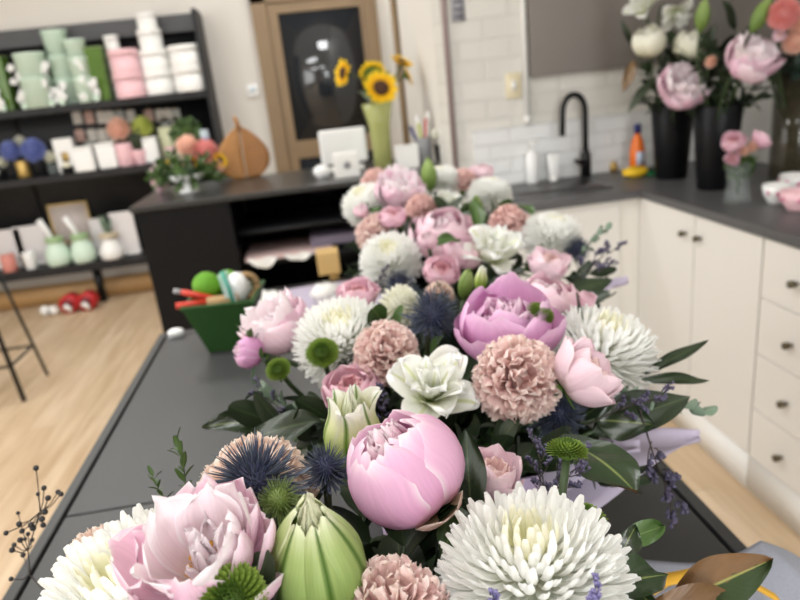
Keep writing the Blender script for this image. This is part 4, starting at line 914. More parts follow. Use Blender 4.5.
q = onZ(632, 176, .9); o = empty('sponge_cloth', 'crumpled yellow cloth lying before the orange bottle', 'cloth', (q.x, q.y-.03, .9)); r = random.Random(3); m = MB()
m.ball((0, 0, .02), .055, 14, sc=(1.1, .7, .38)); m.v = [(v[0]+r.uniform(-.008, .008), v[1]+r.uniform(-.008, .008), max(0, v[2]+r.uniform(-.006, .008))) for v in m.v]; m.build('cloth_fold', MATS['yellow'], o)
q = onZ(653, 175, .9); o = empty('sponge', 'green scouring sponge beside the yellow cloth', 'sponge', (q.x, q.y, .9)); bx((-.035, -.025, 0), (.035, .025, .02)).build('foam_block', mat('sponge_green', (40, 120, 70), .8), o, False, .004); bx((-.035, -.025, .0201), (.035, .025, .028)).build('scouring_pad', mat('pad', (26, 60, 40), .9), o, False, .002)
q = onZ(607, 171, .9); vessel('jar', 'small amber lidded jar beside the yellow cloth', 'jar', (q.x+.02, q.y-.03, .9), [(.016, 0), (.018, .003), (.018, .03), (.012, .035), (.012, .045), (.001, .045)], 'gold', 'jar_body')
# ------------------------------------------------------------------ flower buckets and vases on the right counter
GU = 'black flower buckets on the counter'
B1, B2 = Vector((1.50, 2.69, .9)), Vector((1.50, 2.37, .9))
for b, lab in ((B1, 'black flower bucket nearer the sink corner'), (B2, 'black flower bucket nearer the bowls')):
    vessel('flower_bucket', lab, 'bucket', b, cup_profile(.064, .088, .31), 'black_gloss', 'bucket_body', GU)
    m = MB(); m.ball((0, 0, .24), .07, 12, sc=(1, 1, .35)); tag(m.build('floral_foam', MATS['foam']), 'green foam inside the '+lab[6:], 'foam').location = b
GK = 'flowers in the black buckets'
def bk(px, py, Y, R, kind, args, ax, base, name, lab, **k):
    bloom(name, lab, 'flower', GK, kind, args, onY(px, py, Y), ax, R, foam=base+Vector((RNG.uniform(-.03, .03), RNG.uniform(-.03, .03), .2)), stem_r=.004, **k)
bk(682, 90, 2.42, .088, peony_open, (21,), (-.1, -.7, .7), B1, 'peony', 'large pale pink open peony before the black buckets')
bk(751, 62, 2.15, .078, peony_open, (22,), (.1, -.6, .8), B2, 'peony', 'pale pink open peony next to the tall glass vase')
petal_mat('WB', [(0, (214, 214, 170)), (.5, (240, 238, 218)), (1, (246, 245, 234))], vein=.05); petal_mat('WBI', [(0, (214, 214, 170)), (1, (246, 245, 234))], vein=.05)
bk(649, 42, 2.52, .056, peony_bud, (31, 'WB'), (-.3, -.4, .8), B1, 'ranunculus', 'round cream bloom before the taupe panel')
bk(690, 46, 2.48, .056, peony_bud, (32, 'WB'), (.1, -.4, .9), B1, 'ranunculus', 'round cream bloom above the large pink peony')
bk(640, 2, 2.6, .05, lily_double, (33, 'LW', 30, 40), (-.5, -.4, .6), B1, 'orchid', 'white flower nodding at the top above the cream bloom')
bk(679, 18, 2.58, .045, lily_double, (34, 'LW', 40, 60), (.1, -.6, -.5), B1, 'orchid', 'small white hanging flower above the second cream bloom')
bk(703, 15, 2.3, .042, lily_bud, (35, 'LY', 0, .8), (.1, -.1, 1), B2, 'lily', 'upright pale green lily bud above the bucket nearer the bowls')
bk(762, 14, 2.15, .045, lily_bud, (35, 'LY', 0, .8), (.5, -.1, .9), B2, 'lily', 'slanting pale green lily bud beside the coral dahlia')
bk(711, 62, 2.3, .022, pompon, (5, 'PEA'), (-.1, -.6, .7), B2, 'dahlia', 'small peach bloom deep among bucket leaves')
for b, n_, lab in ((B1, 14, 'dark leafy stem in the black bucket nearer the sink corner'), (B2, 16, 'dark leafy stem in the black bucket nearer the bowls')):
    for i in range(n_):
        a, e = RNG.uniform(0, 6.28), RNG.uniform(.35, 1.45)
        s_ = RNG.uniform(1.2, 2.0)
        if e < .9: s_ = RNG.uniform(.8, 1.2)
        sprig('leaf_sprig', lab, 'foliage', 'leafy stems in the bucket near the '+('sink' if b is B1 else 'bowls'), 'sp3', lambda: sprig_mesh(3, 9, .13, .012, .05), ('LDK', 'STEM', 'leaves'), b+Vector((cos(a)*.04, sin(a)*.04, .26)), (cos(a)*cos(e), sin(a)*cos(e), sin(e)), s_, RNG.uniform(0, 6))
big_leaf('leaf', 'brown leaf hanging beside the cream bloom over the white tiles', onY(634, 60, 2.68), onY(623, 92, 2.68), .022, (-.3, -1, .2), MATS['LBR'], foam=B1+Vector((0, 0, .3)))
big_leaf('leaf', 'long dark leaf pointing up before the taupe panel', onY(632, 46, 2.7), onY(621, 20, 2.7), .012, (-.3, -1, .2), MATS['LDK'], foam=B1+Vector((0, 0, .3)))
big_leaf('leaf', 'long dark leaf drooping over the tiles from the first bucket', onY(655, 78, 2.6), onY(628, 112, 2.6), .02, (-.3, -.6, .6), MATS['LDK'], foam=B1+Vector((0, 0, .3)))
for k, (a, b_) in enumerate((((715, 70), (700, 30)), ((735, 30), (722, 0)), ((735, 50), (760, 18)), ((720, 60), (740, 35)), ((700, 50), (716, 24)))):
    big_leaf('leaf', 'broad dark lily leaf above the bucket nearer the bowls', onY(a[0], a[1], 2.4), onY(b_[0], b_[1], 2.38), .02, (0, -1, .3), MATS['LDK'], foam=B2+Vector((0, 0, .3)), group='lily leaves above the second bucket')
TV = Vector((1.75, 2.28, .9))
o = vessel('tall_glass_vase', 'tall clear cylinder vase of dark stems on the counter', 'vase', TV, [(.075, 0), (.08, .006), (.08, .42), (.074, .42), (.072, .02), (.001, .015)], 'stem_glass', 'vase_body')
m = MB(); r = random.Random(8)
for i in range(26):
    a = r.uniform(0, 6.28); b_ = a+r.uniform(1.5, 4); m.tube([(cos(a)*.05*r.random(), sin(a)*.05*r.random(), .03), (cos(b_)*.03, sin(b_)*.03, .25), (cos(b_)*.06, sin(b_)*.06, .45)], .0045, 6, r.random())
ob = tag(m.build('stem_bundle', MATS['STEMD']), 'bundle of dark stems standing inside the tall cylinder vase', 'stems'); ob.location = TV; ob['kind'] = 'stuff'
GV = 'flowers in the tall cylinder vase'
def tv(px, py, R, kind, args, ax, name, lab): bloom(name, lab, 'flower', GV, kind, args, onY(px, py, 2.1), ax, R, foam=TV+Vector((RNG.uniform(-.03, .03), RNG.uniform(-.03, .03), .2)), stem_r=.004)
tv(784, 14, .05, pompon, (5, 'DAH'), (-.3, -.7, .5), 'dahlia', 'large coral dahlia at the top of the tall vase')
tv(800, 20, .045, pompon, (5, 'PEA'), (.2, -.7, .5), 'dahlia', 'peach dahlia cut by the picture edge beside the coral one'); tv(795, 42, .04, pompon, (6, 'PEA'), (.1, -.7, .2), 'dahlia', 'small peach dahlia low over the rim of the tall vase')
tv(779, 36, .02, rose, (5, 'RO'), (-.4, -.6, .5), 'rose', 'tiny pink rosebud beside the coral dahlia')
for i in range(18):
    a, e = RNG.uniform(0, 6.28), RNG.uniform(.1, 1.4)
    sprig('leaf_sprig', 'grey green leafy stem over the rim of the tall cylinder vase', 'foliage', 'leafy stems in the tall vase', 'sp4', lambda: sprig_mesh(4, 9, .1, .015, .035), ('LDG', 'STEM', 'leaves') if 'LDG' in MATS else (leaf_mat('LDG', (58, 74, 66), (90, 104, 90)) and 'LDG', 'STEM', 'leaves'), TV+Vector((cos(a)*.03, sin(a)*.03, .38)), (cos(a)*cos(e), sin(a)*cos(e), sin(e)), RNG.uniform(1., 1.6), RNG.uniform(0, 6))
SV = Vector((1.405, 2.085, .9))
o = vessel('bud_vase', 'small clear glass vase of pink roses at the counter edge', 'vase', SV, [(.042, 0), (.046, .005), (.035, .07), (.045, .14), (.041, .14), (.031, .07), (.04, .01), (.001, .008)], 'clear_glass', 'vase_body')
GP = 'roses in the small glass vase'
for px, py, R, ax, lab in ((733, 142, .034, (-.4, -.5, .8), 'pink rose leaning to the black bucket in the small vase'), (762, 140, .032, (.7, -.2, .7), 'pink rosebud leaning to the tall vase'), (733, 158, .022, (-.6, -.6, .1), 'small pale rose hanging over the small vase rim')):
    bloom('rose', lab, 'flower', GP, rose, (6, 'RP'), onY(px, py, 2.06), ax, R, foam=SV+Vector((RNG.uniform(-.01, .01), 0, .03)), stem_r=.003)
for px, py, lab in ((744, 151, 'small peach bloom between the two pink roses'), (752, 147, 'tiny peach bloom beside the pink rosebud')): bloom('dahlia', lab, 'flower', GP, pompon, (5, 'PEA'), onY(px, py, 2.06), (0, -.5, .8), .018, foam=SV+Vector((0, 0, .03)), stem_r=.003)
for i in range(9):
    a = RNG.uniform(0, 6.28); sprig('leaf_sprig', 'green leafy stem inside the small glass vase', 'foliage', 'leafy stems in the small vase', 'sp1', None, ('LGR', 'STEM', 'leaves'), SV+Vector((cos(a)*.01, sin(a)*.01, .06)), (cos(a)*.25, sin(a)*.25, 1), .75, RNG.uniform(0, 6))
GQ = 'flowered cups at the counter edge'
mat('rose_print', (206, 120, 150), .4)
for px, py, mt, lab, r_ in ((776, 203, 'white_gloss', 'white cup with pink flower print beside the small vase', .046), (796, 210, 'pink_matt', 'pink bowl cut by the picture edge next to the printed cup', .05), (792, 192, 'white_gloss', 'white printed cup behind the pink bowl', .045)):
    q = onZ(px, py, .9); o = vessel('cup', lab, 'cup', q, [(r_*.5, 0), (r_*.55, .004), (r_*.9, .03), (r_, .062), (r_*.96, .062), (r_*.84, .032), (r_*.4, .01), (.001, .008)], mt, 'cup_body', GQ)
    r = random.Random(px)
    for i in range(7):
        a = i*.9+r.random(); m = MB(); m.ball((cos(a)*r_*.9, sin(a)*r_*.9, .034+r.uniform(-.004, .01)), .008, 7, sc=(.9, .9, 1)); m.build('flower_print', MATS['rose_print'], o)
# ------------------------------------------------------------------ green planter full of tools on the bench
PX = Vector((-.239, 1.425, .9))
o = empty('planter_box', 'green square tapered planter full of tools at the bench end', 'planter', PX)
H_ = .108
m = MB()
i0 = len(m.v)
def ring(a, b, z): return [m.add((sx*a, sy*b, z)) for sx, sy in ((-1, -1), (1, -1), (1, 1), (-1, 1))]
rs = [ring(.044, .05, 0), ring(.074, .072, H_), ring(.078, .076, H_), ring(.078, .076, H_+.008), ring(.07, .068, H_+.008), ring(.04, .046, .006)]
m.f.append(tuple(reversed(rs[0])))
for A, B in zip(rs, rs[1:]):
    for k in range(4): m.f.append((A[k], A[(k+1) % 4], B[(k+1) % 4], B[k]))
m.f.append(tuple(rs[-1])); m.build('planter_body', MATS['planter_green'], o, False, .0015)
o.rotation_euler = (0, 0, -.1)
def intool(name, label, cat): return empty(name, label, cat, PX)
mat('tool_red', (196, 54, 34), .4); mat('apple', (92, 150, 24), .7, bump=.5, bscale=60); mat('twine', (190, 156, 110), .8, bump=.8, bscale=300); mat('teal', (70, 160, 140), .4)
o = intool('floral_pick', 'moss green foam ball in the planter, the rounder of the two', 'foam'); m = MB(); m.ball((-.035, .01, .135), .032, 16); m.build('ball', MATS['apple'], o)
o = intool('floral_pick', 'moss green foam lump beside the round one in the planter', 'foam'); m = MB(); m.ball((.01, .02, .132), .028, 16, sc=(1, 1, 1.1)); m.build('ball', MATS['apple'], o)
o = intool('secateurs', 'red handled secateurs sticking out of the planter corner', 'tool')
m = MB(); m.tube([(0, -.02, .105), (-.06, -.02, .128), (-.085, -.02, .138)], [.007, .008, .006], 8); m.build('handle', MATS['tool_red'], o); m = MB(); m.tube([(-.085, -.02, .138), (-.1, -.02, .142)], .006, 8); m.build('grip_end', MATS['mid_grey'], o); m = MB(); m.tube([(0, -.02, .105), (.04, -.01, .06)], [.008, .003], 6); m.build('blade', MATS['mid_grey'], o)
o = intool('knife', 'red handled knife lying low over the planter rim', 'tool'); m = MB(); m.tube([(-.03, -.04, .113), (-.095, -.05, .117)], .007, 8); m.build('handle', MATS['tool_red'], o); m = MB(); m.tube([(-.03, -.04, .113), (.03, -.03, .09)], [.006, .002], 6); m.build('blade', MATS['mid_grey'], o)
o = intool('twine_roll', 'flat roll of natural twine in front in the planter', 'twine'); m = MB(); m.tube([(-.03, -.045, .112), (.035, -.045, .112)], .013, 14); m.build('roll', MATS['twine'], o); m = MB(); m.tube([(-.03, -.045, .096), (.03, -.045, .096)], .012, 12); m.build('core', mat('plum', (60, 40, 50), .6), o)
o = intool('twine_roll', 'upright ring of twine at the planter corner', 'twine'); m = MB(); m.tube([(.05+.022*cos(a), .0+.022*cos(a)*.4, .125+.026*sin(a)) for a in [2*pi*i/18 for i in range(19)]], .008, 8); m.build('ring', MATS['twine'], o)
o = intool('water_tube', 'white and clear plastic wrapper standing in the planter', 'wrapper'); m = MB(); r = random.Random(5); m.ball((.035, -.02, .13), .028, 12, sc=(.9, .8, 1.25)); m.v = [(v[0]+r.uniform(-.005, .005), v[1]+r.uniform(-.005, .005), v[2]) for v in m.v]; m.build('wrapper', MATS['white_gloss'], o)
o = intool('plastic_strip', 'teal edged plastic strip poking up from the planter', 'strip'); m = MB(); m.sheet(lambda u, v: Vector((.012+.012*u+.011*v, -.05-.01*u*u, .1+.075*(1-u)+.005*v)), 8, 4); m.build('strip', MATS['plastic'], o, solid=.001); m = MB(); m.tube([(.012, -.051, .178), (.02, -.053, .14), (.026, -.06, .1)], .0045, 6); m.build('edge', MATS['teal'], o)
q = onZ(181, 329, .9); o = empty('stapler', 'small white gadget on the bench end behind the planter', 'gadget', (q.x-.0, 1.52, .9)); m = MB(); m.ball((0, 0, .011), .02, 12, sc=(1, .6, .5)); m.build('shell', MATS['white_gloss'], o); bx((-.018, -.01, 0), (.018, .01, .004)).build('base', MATS['mid_grey'], o)
# ------------------------------------------------------------------ cloth with blue stripe at the bench's near corner
def cloth_mat():
    m = bpy.data.materials.new('stripe_cloth'); m.use_nodes = True; nt = m.node_tree; b = nt.nodes['Principled BSDF']
    uv = N(nt, 'ShaderNodeUVMap'); sp = N(nt, 'ShaderNodeSeparateXYZ'); nt.links.new(uv.outputs[0], sp.inputs[0])
    f = mth(nt, 'LESS_THAN', mth(nt, 'ABSOLUTE', mth(nt, 'SUBTRACT', sp.outputs[0], .24)), .03)
    nz = N(nt, 'ShaderNodeTexNoise'); nz.inputs['Scale'].default_value = 60; nt.links.new(uv.outputs[0], nz.inputs[0])
    c = mixc(nt, nz.outputs['Fac'], (146, 150, 164), (168, 172, 184)); c = mixc(nt, f, c, (52, 60, 96)); nt.links.new(c, b.inputs['Base Color']); b.inputs['Roughness'].default_value = .9
    MATS['stripe_cloth'] = m
cloth_mat()
m = MB()
def cl(u, v):
    x, y = .265+.2*u, .470+.07*v
    z = .903+.006*(1+sin(9*x+20*y))+.008*(1+sin(30*x-11*y))
    if u < .12: z += .02*(1-u/.12)*0
    if x > .405: z -= min(.06, (x-.405)*.9)
    return Vector((x, y+.02*sin(14*x), z))
m.sheet(cl, 40, 24)
tag(m.build('tea_towel', MATS['stripe_cloth'], solid=.002), 'grey blue tea towel with a navy stripe on the bench corner', 'towel')
# ------------------------------------------------------------------ three hat box arrangements in a row on the bench
ARR = {'front': Vector((-.02, .29, .9)), 'middle': Vector((.13, .70, .9)), 'back': Vector((.235, 1.28, .9))}
FOAM = {}
for k, lab in (('front', 'lilac flower box under the front arrangement'), ('middle', 'lilac flower box under the middle arrangement, its corner showing past the chrysanthemum'), ('back', 'lilac flower box under the back arrangement by the desk')):
    c = ARR[k]; o = empty('flower_box', lab, 'box', c, 0, 'lilac flower boxes on the bench')
    m = MB(); a, b, h = .112, .088, .088
    def rg(x, y, z): return [m.add((sx*x, sy*y, z)) for sx, sy in ((-1, -1), (1, -1), (1, 1), (-1, 1))]
    rs = [rg(a, b, 0), rg(a, b, h), rg(a-.003, b-.003, h), rg(a-.003, b-.003, .004)]
    m.f.append(tuple(reversed(rs[0])))
    for A, B in zip(rs, rs[1:]):
        for q in range(4): m.f.append((A[q], A[(q+1) % 4], B[(q+1) % 4], B[q]))
    m.f.append(tuple(rs[-1])); m.build('box_body', MATS['lilac_card'], o, False, .0012)
    m = MB(); m.ball((0, 0, .06), .1, 18, sc=(1.04, .82, .8))
    m.v = [(x, y, max(.0045, z)) for x, y, z in m.v]
    f = tag(m.build('floral_foam', MATS['foam']), 'green foam block inside the '+lab.split(',')[0].replace('lilac ', ''), 'foam'); f.location = c
    FOAM[k] = c+Vector((0, 0, .085))
def fpt(k, P):
    F = FOAM[k]; d = Vector((P.x-F.x, P.y-F.y, 0)); d *= .35
    if d.length > .07: d *= .07/d.length
    return F+d
GRP = {'front': 'flowers of the front arrangement', 'middle': 'flowers of the middle arrangement', 'back': 'flowers of the back arrangement'}
def fl(k, kind, args, px, py, rpx, d, ax, name, lab, spin=None, sr=.0028, stem='STEM'):
    P = at(px, py, d)
    return bloom(name, lab, 'flower', GRP[k], kind, args, P, ax, rpx*d/FPX, fpt(k, P), spin, sr, stem)
# --- front
fl('front', chrysanthemum, (1, 560, 6, 4, 128, .066), 532, 573, 95, .375, (-.02, .02, 1), 'chrysanthemum', 'large white chrysanthemum with cream heart before the lilac box corner', .3)
fl('front', chrysanthemum, (2, 540, 6, 4, 128, .066), 137, 606, 104, .385, (-.25, -.1, 1), 'chrysanthemum', 'large white chrysanthemum half hidden behind the wide open pink peony', 1.)
fl('front', peony_open, (3,), 207, 562, 66, .345, (-.05, -.32, .95), 'peony', 'wide open blush peony with ruffled white petals and yellow stamens', 2.1)
fl('front', button, (4,), 231, 600, 37, .315, (.0, -.55, .85), 'button_chrysanthemum', 'lime green button bloom facing us under the open blush peony')
fl('front', lily_bud, (5, 'LB', 10, 1.0), 318, 568, 70, .36, (.03, -.1, 1), 'lily', 'fat green lily bud with dark ribs beside the green button', .35)
fl('front', peony_bud, (6, 'PB'), 406, 469, 54, .43, (-.4, .0, 1), 'peony', 'big round closed lilac pink peony in the centre of the picture', .5)
fl('front', carnation, ('front1' and 7, 'CA'), 390, 606, 56, .35, (0, -.25, 1), 'carnation', 'beige pink carnation right under the round closed peony')
fl('front', rose, (8, 'RO', 1.1), 494, 473, 27, .46, (.25, -.1, 1), 'rose', 'blush rosebud behind the broad green leaf beside the closed peony')
fl('front', sea_holly, (9, 330), 256, 482, 50, .405, (-.12, -.35, 1), 'sea_holly', 'large navy blue sea holly before the peach carnation', stem='STEMD')
fl('front', sea_holly, (10, 220), 326, 468, 29, .45, (.1, -.2, 1), 'sea_holly', 'smaller grey blue sea holly between lily bud and closed peony', stem='STEMD')
fl('front', sea_holly, (11, 200, 'TG', .5), 279, 500, 24, .385, (.2, -.4, 1), 'sea_holly', 'small green sea holly bud touching the large navy one')
fl('front', carnation, (12, 'CB'), 250, 476, 55, .47, (-.15, .05, 1), 'carnation', 'peach cream carnation behind the large navy sea holly')
fl('front', carnation, (13, 'CB'), 98, 556, 40, .45, (-.3, .0, 1), 'carnation', 'pale pink carnation peeping out behind the large white chrysanthemum near the berries')
fl('front', button, (14,), 567, 449, 21, .42, (.22, .28, 1), 'button_chrysanthemum', 'lime green button bloom held high on its stem before the dark leaves')
fl('front', button, (15,), 585, 518, 23, .43, (.25, .1, 1), 'button_chrysanthemum', 'lime green button bloom half hidden behind the large white chrysanthemum')
fl('front', lily_bud, (16, 'LG', 75, 1.05), 353, 431, 39, .50, (.05, -.12, 1), 'lily', 'half open white lily with lime green ribs above the closed peony', .9)
# --- middle
fl('middle', chrysanthemum, (1, 560, 6, 4, 128, .066), 342, 338, 48, .74, (-.05, -.25, 1), 'chrysanthemum', 'white chrysanthemum behind two green button blooms beside the pink carnation', 1.4)
fl('middle', chrysanthemum, (2, 540, 6, 4, 128, .066), 602, 350, 54, .70, (.3, -.12, 1), 'chrysanthemum', 'white chrysanthemum behind the blush rosebud beside narrow dark leaves', 2.2)
fl('middle', carnation, (17, 'CA'), 388, 349, 32, .66, (.1, -.7, .75), 'carnation', 'dusty pink carnation between the white chrysanthemum and the white lily')
fl('middle', carnation, (18, 'CA'), 521, 375, 42, .575, (.05, -.85, .6), 'carnation', 'beige pink frilled carnation under the lilac cup peony')
fl('middle', peony_cup, (19, 'PC'), 506, 322, 47, .66, (-.05, -.1, 1), 'peony', 'lilac cup shaped peony with big smooth petals above the beige carnation', .2)
fl('middle', peony_cup, (20, 'PP', -14), 547, 300, 37, .78, (.05, -.15, 1), 'peony', 'pale pink peony behind the lilac cup peony')
fl('middle', rose, (8, 'RO', 1.25), 588, 373, 28, .565, (.75, -.2, .55), 'rose', 'blush rosebud lying sideways before the white chrysanthemum')
fl('middle', rose, (21, 'RP', .85), 351, 389, 31, .64, (-.05, -.3, 1), 'rose', 'dusty pink rose right above the half open green lily')
fl('middle', lily_double, (22, 'LW', 26, 60), 433, 384, 34, .585, (.05, -.6, .8), 'lily', 'double white lily in full bloom in the middle arrangement')
fl('middle', button, (14,), 322, 352, 17, .655, (.0, -.5, .8), 'button_chrysanthemum', 'lime green button bloom before the white chrysanthemum beside the pink rose')
fl('middle', button, (4,), 278, 369, 13, .68, (-.2, -.5, .8), 'button_chrysanthemum', 'small lime green button bloom below the loose lilac petals')
fl('middle', button, (15,), 541, 312, 15, .63, (.5, -.1, .8), 'button_chrysanthemum', 'lime green button bloom tucked between the lilac and pale peonies')
fl('middle', peony_open, (23,), 280, 330, 33, .78, (-.5, -.15, .8), 'peony', 'pale pink peony leaning out toward the green planter')
fl('middle', pompon, (24, 'WHT', 120), 400, 306, 22, .80, (0, -.3, 1), 'chrysanthemum', 'small cream bloom beside the navy sea holly head')
fl('middle', sea_holly, (25, 300), 433, 315, 30, .70, (.25, -.25, 1), 'sea_holly', 'navy sea holly rising before the upright green lily bud', stem='STEMD')
fl('middle', sea_holly, (9, 330), 558, 414, 30, .60, (.1, -.5, .9), 'sea_holly', 'dark navy sea holly in shade below the blush rosebud', stem='STEMD')
fl('middle', rose, (26, 'RP', .9), 358, 294, 21, .86, (-.05, -.2, 1), 'rose', 'pink rose at the rim behind the white chrysanthemum of the planter side')
fl('middle', lily_bud, (27, 'LY', 0, .8), 466, 284, 13, .80, (.22, -.1, 1), 'lily', 'upright green lily bud beside the navy sea holly head')
fl('middle', lily_bud, (28, 'LG', 30, .8), 481, 279, 11, .84, (.2, 0, 1), 'lily', 'slim white tipped lily bud behind the upright green one')
fl('middle', carnation, (13, 'CB'), 439, 292, 15, .88, (0, -.3, 1), 'carnation', 'small peach carnation behind the navy sea holly head')
fl('middle', peony_bud, (29, 'PC'), 249, 352, 15, .74, (-.8, -.2, .4), 'peony', 'small lilac peony bud hanging out before the green planter')
# --- back
fl('back', chrysanthemum, (1, 560, 6, 4, 128, .066), 390, 259, 31, 1.16, (-.1, -.4, .9), 'chrysanthemum', 'white chrysanthemum low at the front of the back arrangement above purple statice', .5)
fl('back', chrysanthemum, (2, 540, 6, 4, 128, .066), 552, 235, 30, 1.2, (.2, -.15, 1), 'chrysanthemum', 'white chrysanthemum above the pink rosebud at the kitchen side of the back arrangement', .1)
fl('back', chrysanthemum, (1, 560, 6, 4, 128, .066), 490, 193, 22, 1.44, (.15, .0, 1), 'chrysanthemum', 'cream hearted white chrysanthemum at the rear before the sink', 2.)
fl('back', chrysanthemum, (2, 540, 6, 4, 128, .066), 365, 203, 24, 1.38, (-.35, -.2, 1), 'chrysanthemum', 'white chrysanthemum at the desk side of the back arrangement', 3.)
fl('back', chrysanthemum, (2, 540, 6, 4, 128, .066), 441, 180, 20, 1.5, (0, 0, 1), 'chrysanthemum', 'small cream chrysanthemum behind the upright green bud', 4.)
fl('back', peony_open, (30,), 402, 193, 24, 1.36, (-.1, -.3, 1), 'peony', 'ruffled mid pink peony beside the white chrysanthemum of the desk side')
fl('back', peony_cup, (20, 'PP', -14), 443, 232, 33, 1.2, (.05, -.3, 1), 'peony', 'large pale pink peony in the middle of the back arrangement', 1.)
fl('back', peony_cup, (19, 'PP', 0), 462, 252, 19, 1.14, (.3, -.3, 1), 'peony', 'mauve pink peony half hidden under the large pale one', 2.)
fl('back', carnation, (17, 'CR'), 422, 205, 15, 1.28, (.1, -.5, .8), 'carnation', 'salmon carnation between the mid pink and large pale peonies')
fl('back', carnation, (18, 'CA'), 374, 229, 20, 1.24, (-.35, -.4, .9), 'carnation', 'beige pink carnation below the white chrysanthemum of the desk side')
fl('back', carnation, (17, 'CR'), 376, 180, 17, 1.5, (-.2, -.1, 1), 'carnation', 'salmon carnation at the rear behind the mid pink peony')
fl('back', carnation, (18, 'CR'), 511, 219, 20, 1.25, (.2, -.35, 1), 'carnation', 'salmon pink carnation between the double white lily and the kitchen side chrysanthemum')
fl('back', carnation, (17, 'CR'), 463, 178, 14, 1.5, (.1, -.2, 1), 'carnation', 'salmon carnation at the rear beside the upright green bud')
fl('back', rose, (21, 'RP', .9), 441, 271, 19, 1.06, (.05, -.5, .9), 'rose', 'pink rose lowest in the back arrangement above the small peach carnation')
fl('back', rose, (26, 'RP', .9), 393, 217, 14, 1.22, (.05, -.3, 1), 'rose', 'pink rose standing over the low white chrysanthemum')
fl('back', rose, (8, 'RO', 1.1), 549, 263, 18, 1.06, (.2, -.3, 1), 'rose', 'pink rosebud before the kitchen side chrysanthemum')
fl('back', rose, (8, 'RO', .9), 482, 172, 13, 1.52, (.1, 0, 1), 'rose', 'pale pink rose peeping over the rear chrysanthemum')
fl('back', lily_double, (22, 'LW', 26, 60), 494, 245, 24, 1.12, (.1, -.5, .9), 'lily', 'double white lily of the back arrangement')
fl('back', lily_double, (31, 'LW', 30, 50), 447, 198, 13, 1.36, (.1, -.3, 1), 'lily', 'small creamy lily behind the large pale peony')
fl('back', lily_bud, (27, 'LY', 0, .85), 476, 209, 11, 1.28, (.03, -.1, 1), 'lily', 'upright green lily bud between large pale peony and rear chrysanthemum')
fl('back', lily_bud, (28, 'LY', 0, .85), 429, 174, 13, 1.45, (.0, -.05, 1), 'lily', 'upright green lily bud highest at the rear of the back arrangement')
fl('back', peony_bud, (29, 'PP'), 428, 240, 9, 1.08, (-.1, -.5, .8), 'peony', 'tiny pink peony bud before the large pale peony')
fl('back', peony_bud, (29, 'PP'), 361, 211, 7, 1.28, (-.2, -.5, .8), 'peony', 'tiny pink peony bud against the desk side chrysanthemum')
fl('back', sea_holly, (25, 300), 400, 284, 17, 1.08, (-.1, -.5, .9), 'sea_holly', 'purple navy sea holly under the low white chrysanthemum', stem='STEMD')
fl('back', sea_holly, (9, 330), 577, 250, 15, 1.16, (.6, -.2, .8), 'sea_holly', 'purple sea holly beside the kitchen side chrysanthemum', stem='STEMD')
# --- leaves one can pick out
def lf(lab, b, t, w, nrm, mt='LDK', k='front', bend=.12, fold=.35, group=None, stalk=True, db=None):
    B, T = at(*b), at(*t)
    return big_leaf('leaf', lab, B, T, w, nrm, MATS[mt], bend, fold, group, .02, fpt(k, B) if stalk else None)
lf('broad green leaf standing upright beside the closed lilac peony', (471, 512, .435), (466, 428, .44), .0125, (-.25, -1, .1), 'LDK', 'front', .1, .7)
lf('narrow green leaf at the foot of the closed lilac peony', (440, 560, .42), (455, 512, .44), .008, (.3, -1, .4), 'LGR', 'front')
lf('big dark magnolia leaf hanging over the lilac box corner', (578, 447, .52), (637, 494, .475), .024, (.25, -.6, 1), 'LMG', 'front', .14, .3)
lf('dark pointed leaf reaching out above the lilac paper', (592, 432, .60), (690, 397, .60), .021, (.1, -.6, .9), 'LDK', 'middle', .05, .5)
lf('dark leaf below the pointed one over the lilac paper', (596, 420, .6), (655, 425, .58), .018, (.2, -.8, .6), 'LMG', 'middle', .1, .4)
lf('narrow brown green leaf curving up beside the white chrysanthemum', (644, 374, .68), (708, 341, .70), .007, (0, -.7, .7), 'LDK', 'middle', .1, .7)
lf('narrow brown green leaf curving down toward the cabinets', (640, 380, .67), (709, 381, .68), .0065, (0, -.8, .6), 'LDK', 'middle', .16, .7)
lf('dark glossy leaf lying out over the bench toward the planter', (288, 424, .66), (202, 427, .64), .015, (-.1, -.6, 1), 'LMG', 'middle', .14, .4)
lf('dark leaf under the glossy one on the planter side', (320, 420, .62), (240, 444, .60), .016, (-.2, -.5, 1), 'LDK', 'middle', .1, .4)
lf('large magnolia leaf half rust brown over the tea towel', (668, 606, .37), (771, 560, .385), .0145, (.1, -.6, .8), 'LMB', 'front', .12, .6)
lf('magnolia leaf lying below the half rust brown one', (640, 618, .36), (752, 602, .37), .012, (0, -.6, .8), 'LMB', 'front', .12, .5)
lf('dark shiny leaf between the chrysanthemum and the tea towel', (612, 585, .37), (668, 575, .38), .012, (-.3, -.4, 1), 'LMG', 'front', .1, .3)
lf('light catching leaf beside the half hidden green button', (615, 570, .42), (636, 526, .44), .010, (-.5, -.5, .8), 'LMG', 'front', .1, .4)
lf('small yellow green leaf tip on the dark bench panel', (624, 540, .45), (664, 526, .46), .008, (0, -.7, .8), 'LGR', 'front', .1, .4)
lf('dark leaf hanging under the large white chrysanthemum', (600, 560, .40), (655, 610, .36), .014, (.3, -.4, .9), 'LMG', 'front', .1, .3)
lf('green sepal leaf across the large pale peony', (432, 243, 1.1), (461, 240, 1.12), .011, (0, -.6, .8), 'LGR', 'back', .2, .3)
lf('broad green leaf standing between the pale peony and the white lily', (478, 232, 1.16), (475, 196, 1.2), .014, (0, -1, .2), 'LGR', 'back', .05, .5)
lf('green leaf beside the salmon carnation at the kitchen side', (520, 205, 1.28), (536, 217, 1.24), .011, (.3, -.6, .8), 'LGR', 'back', .1, .3)
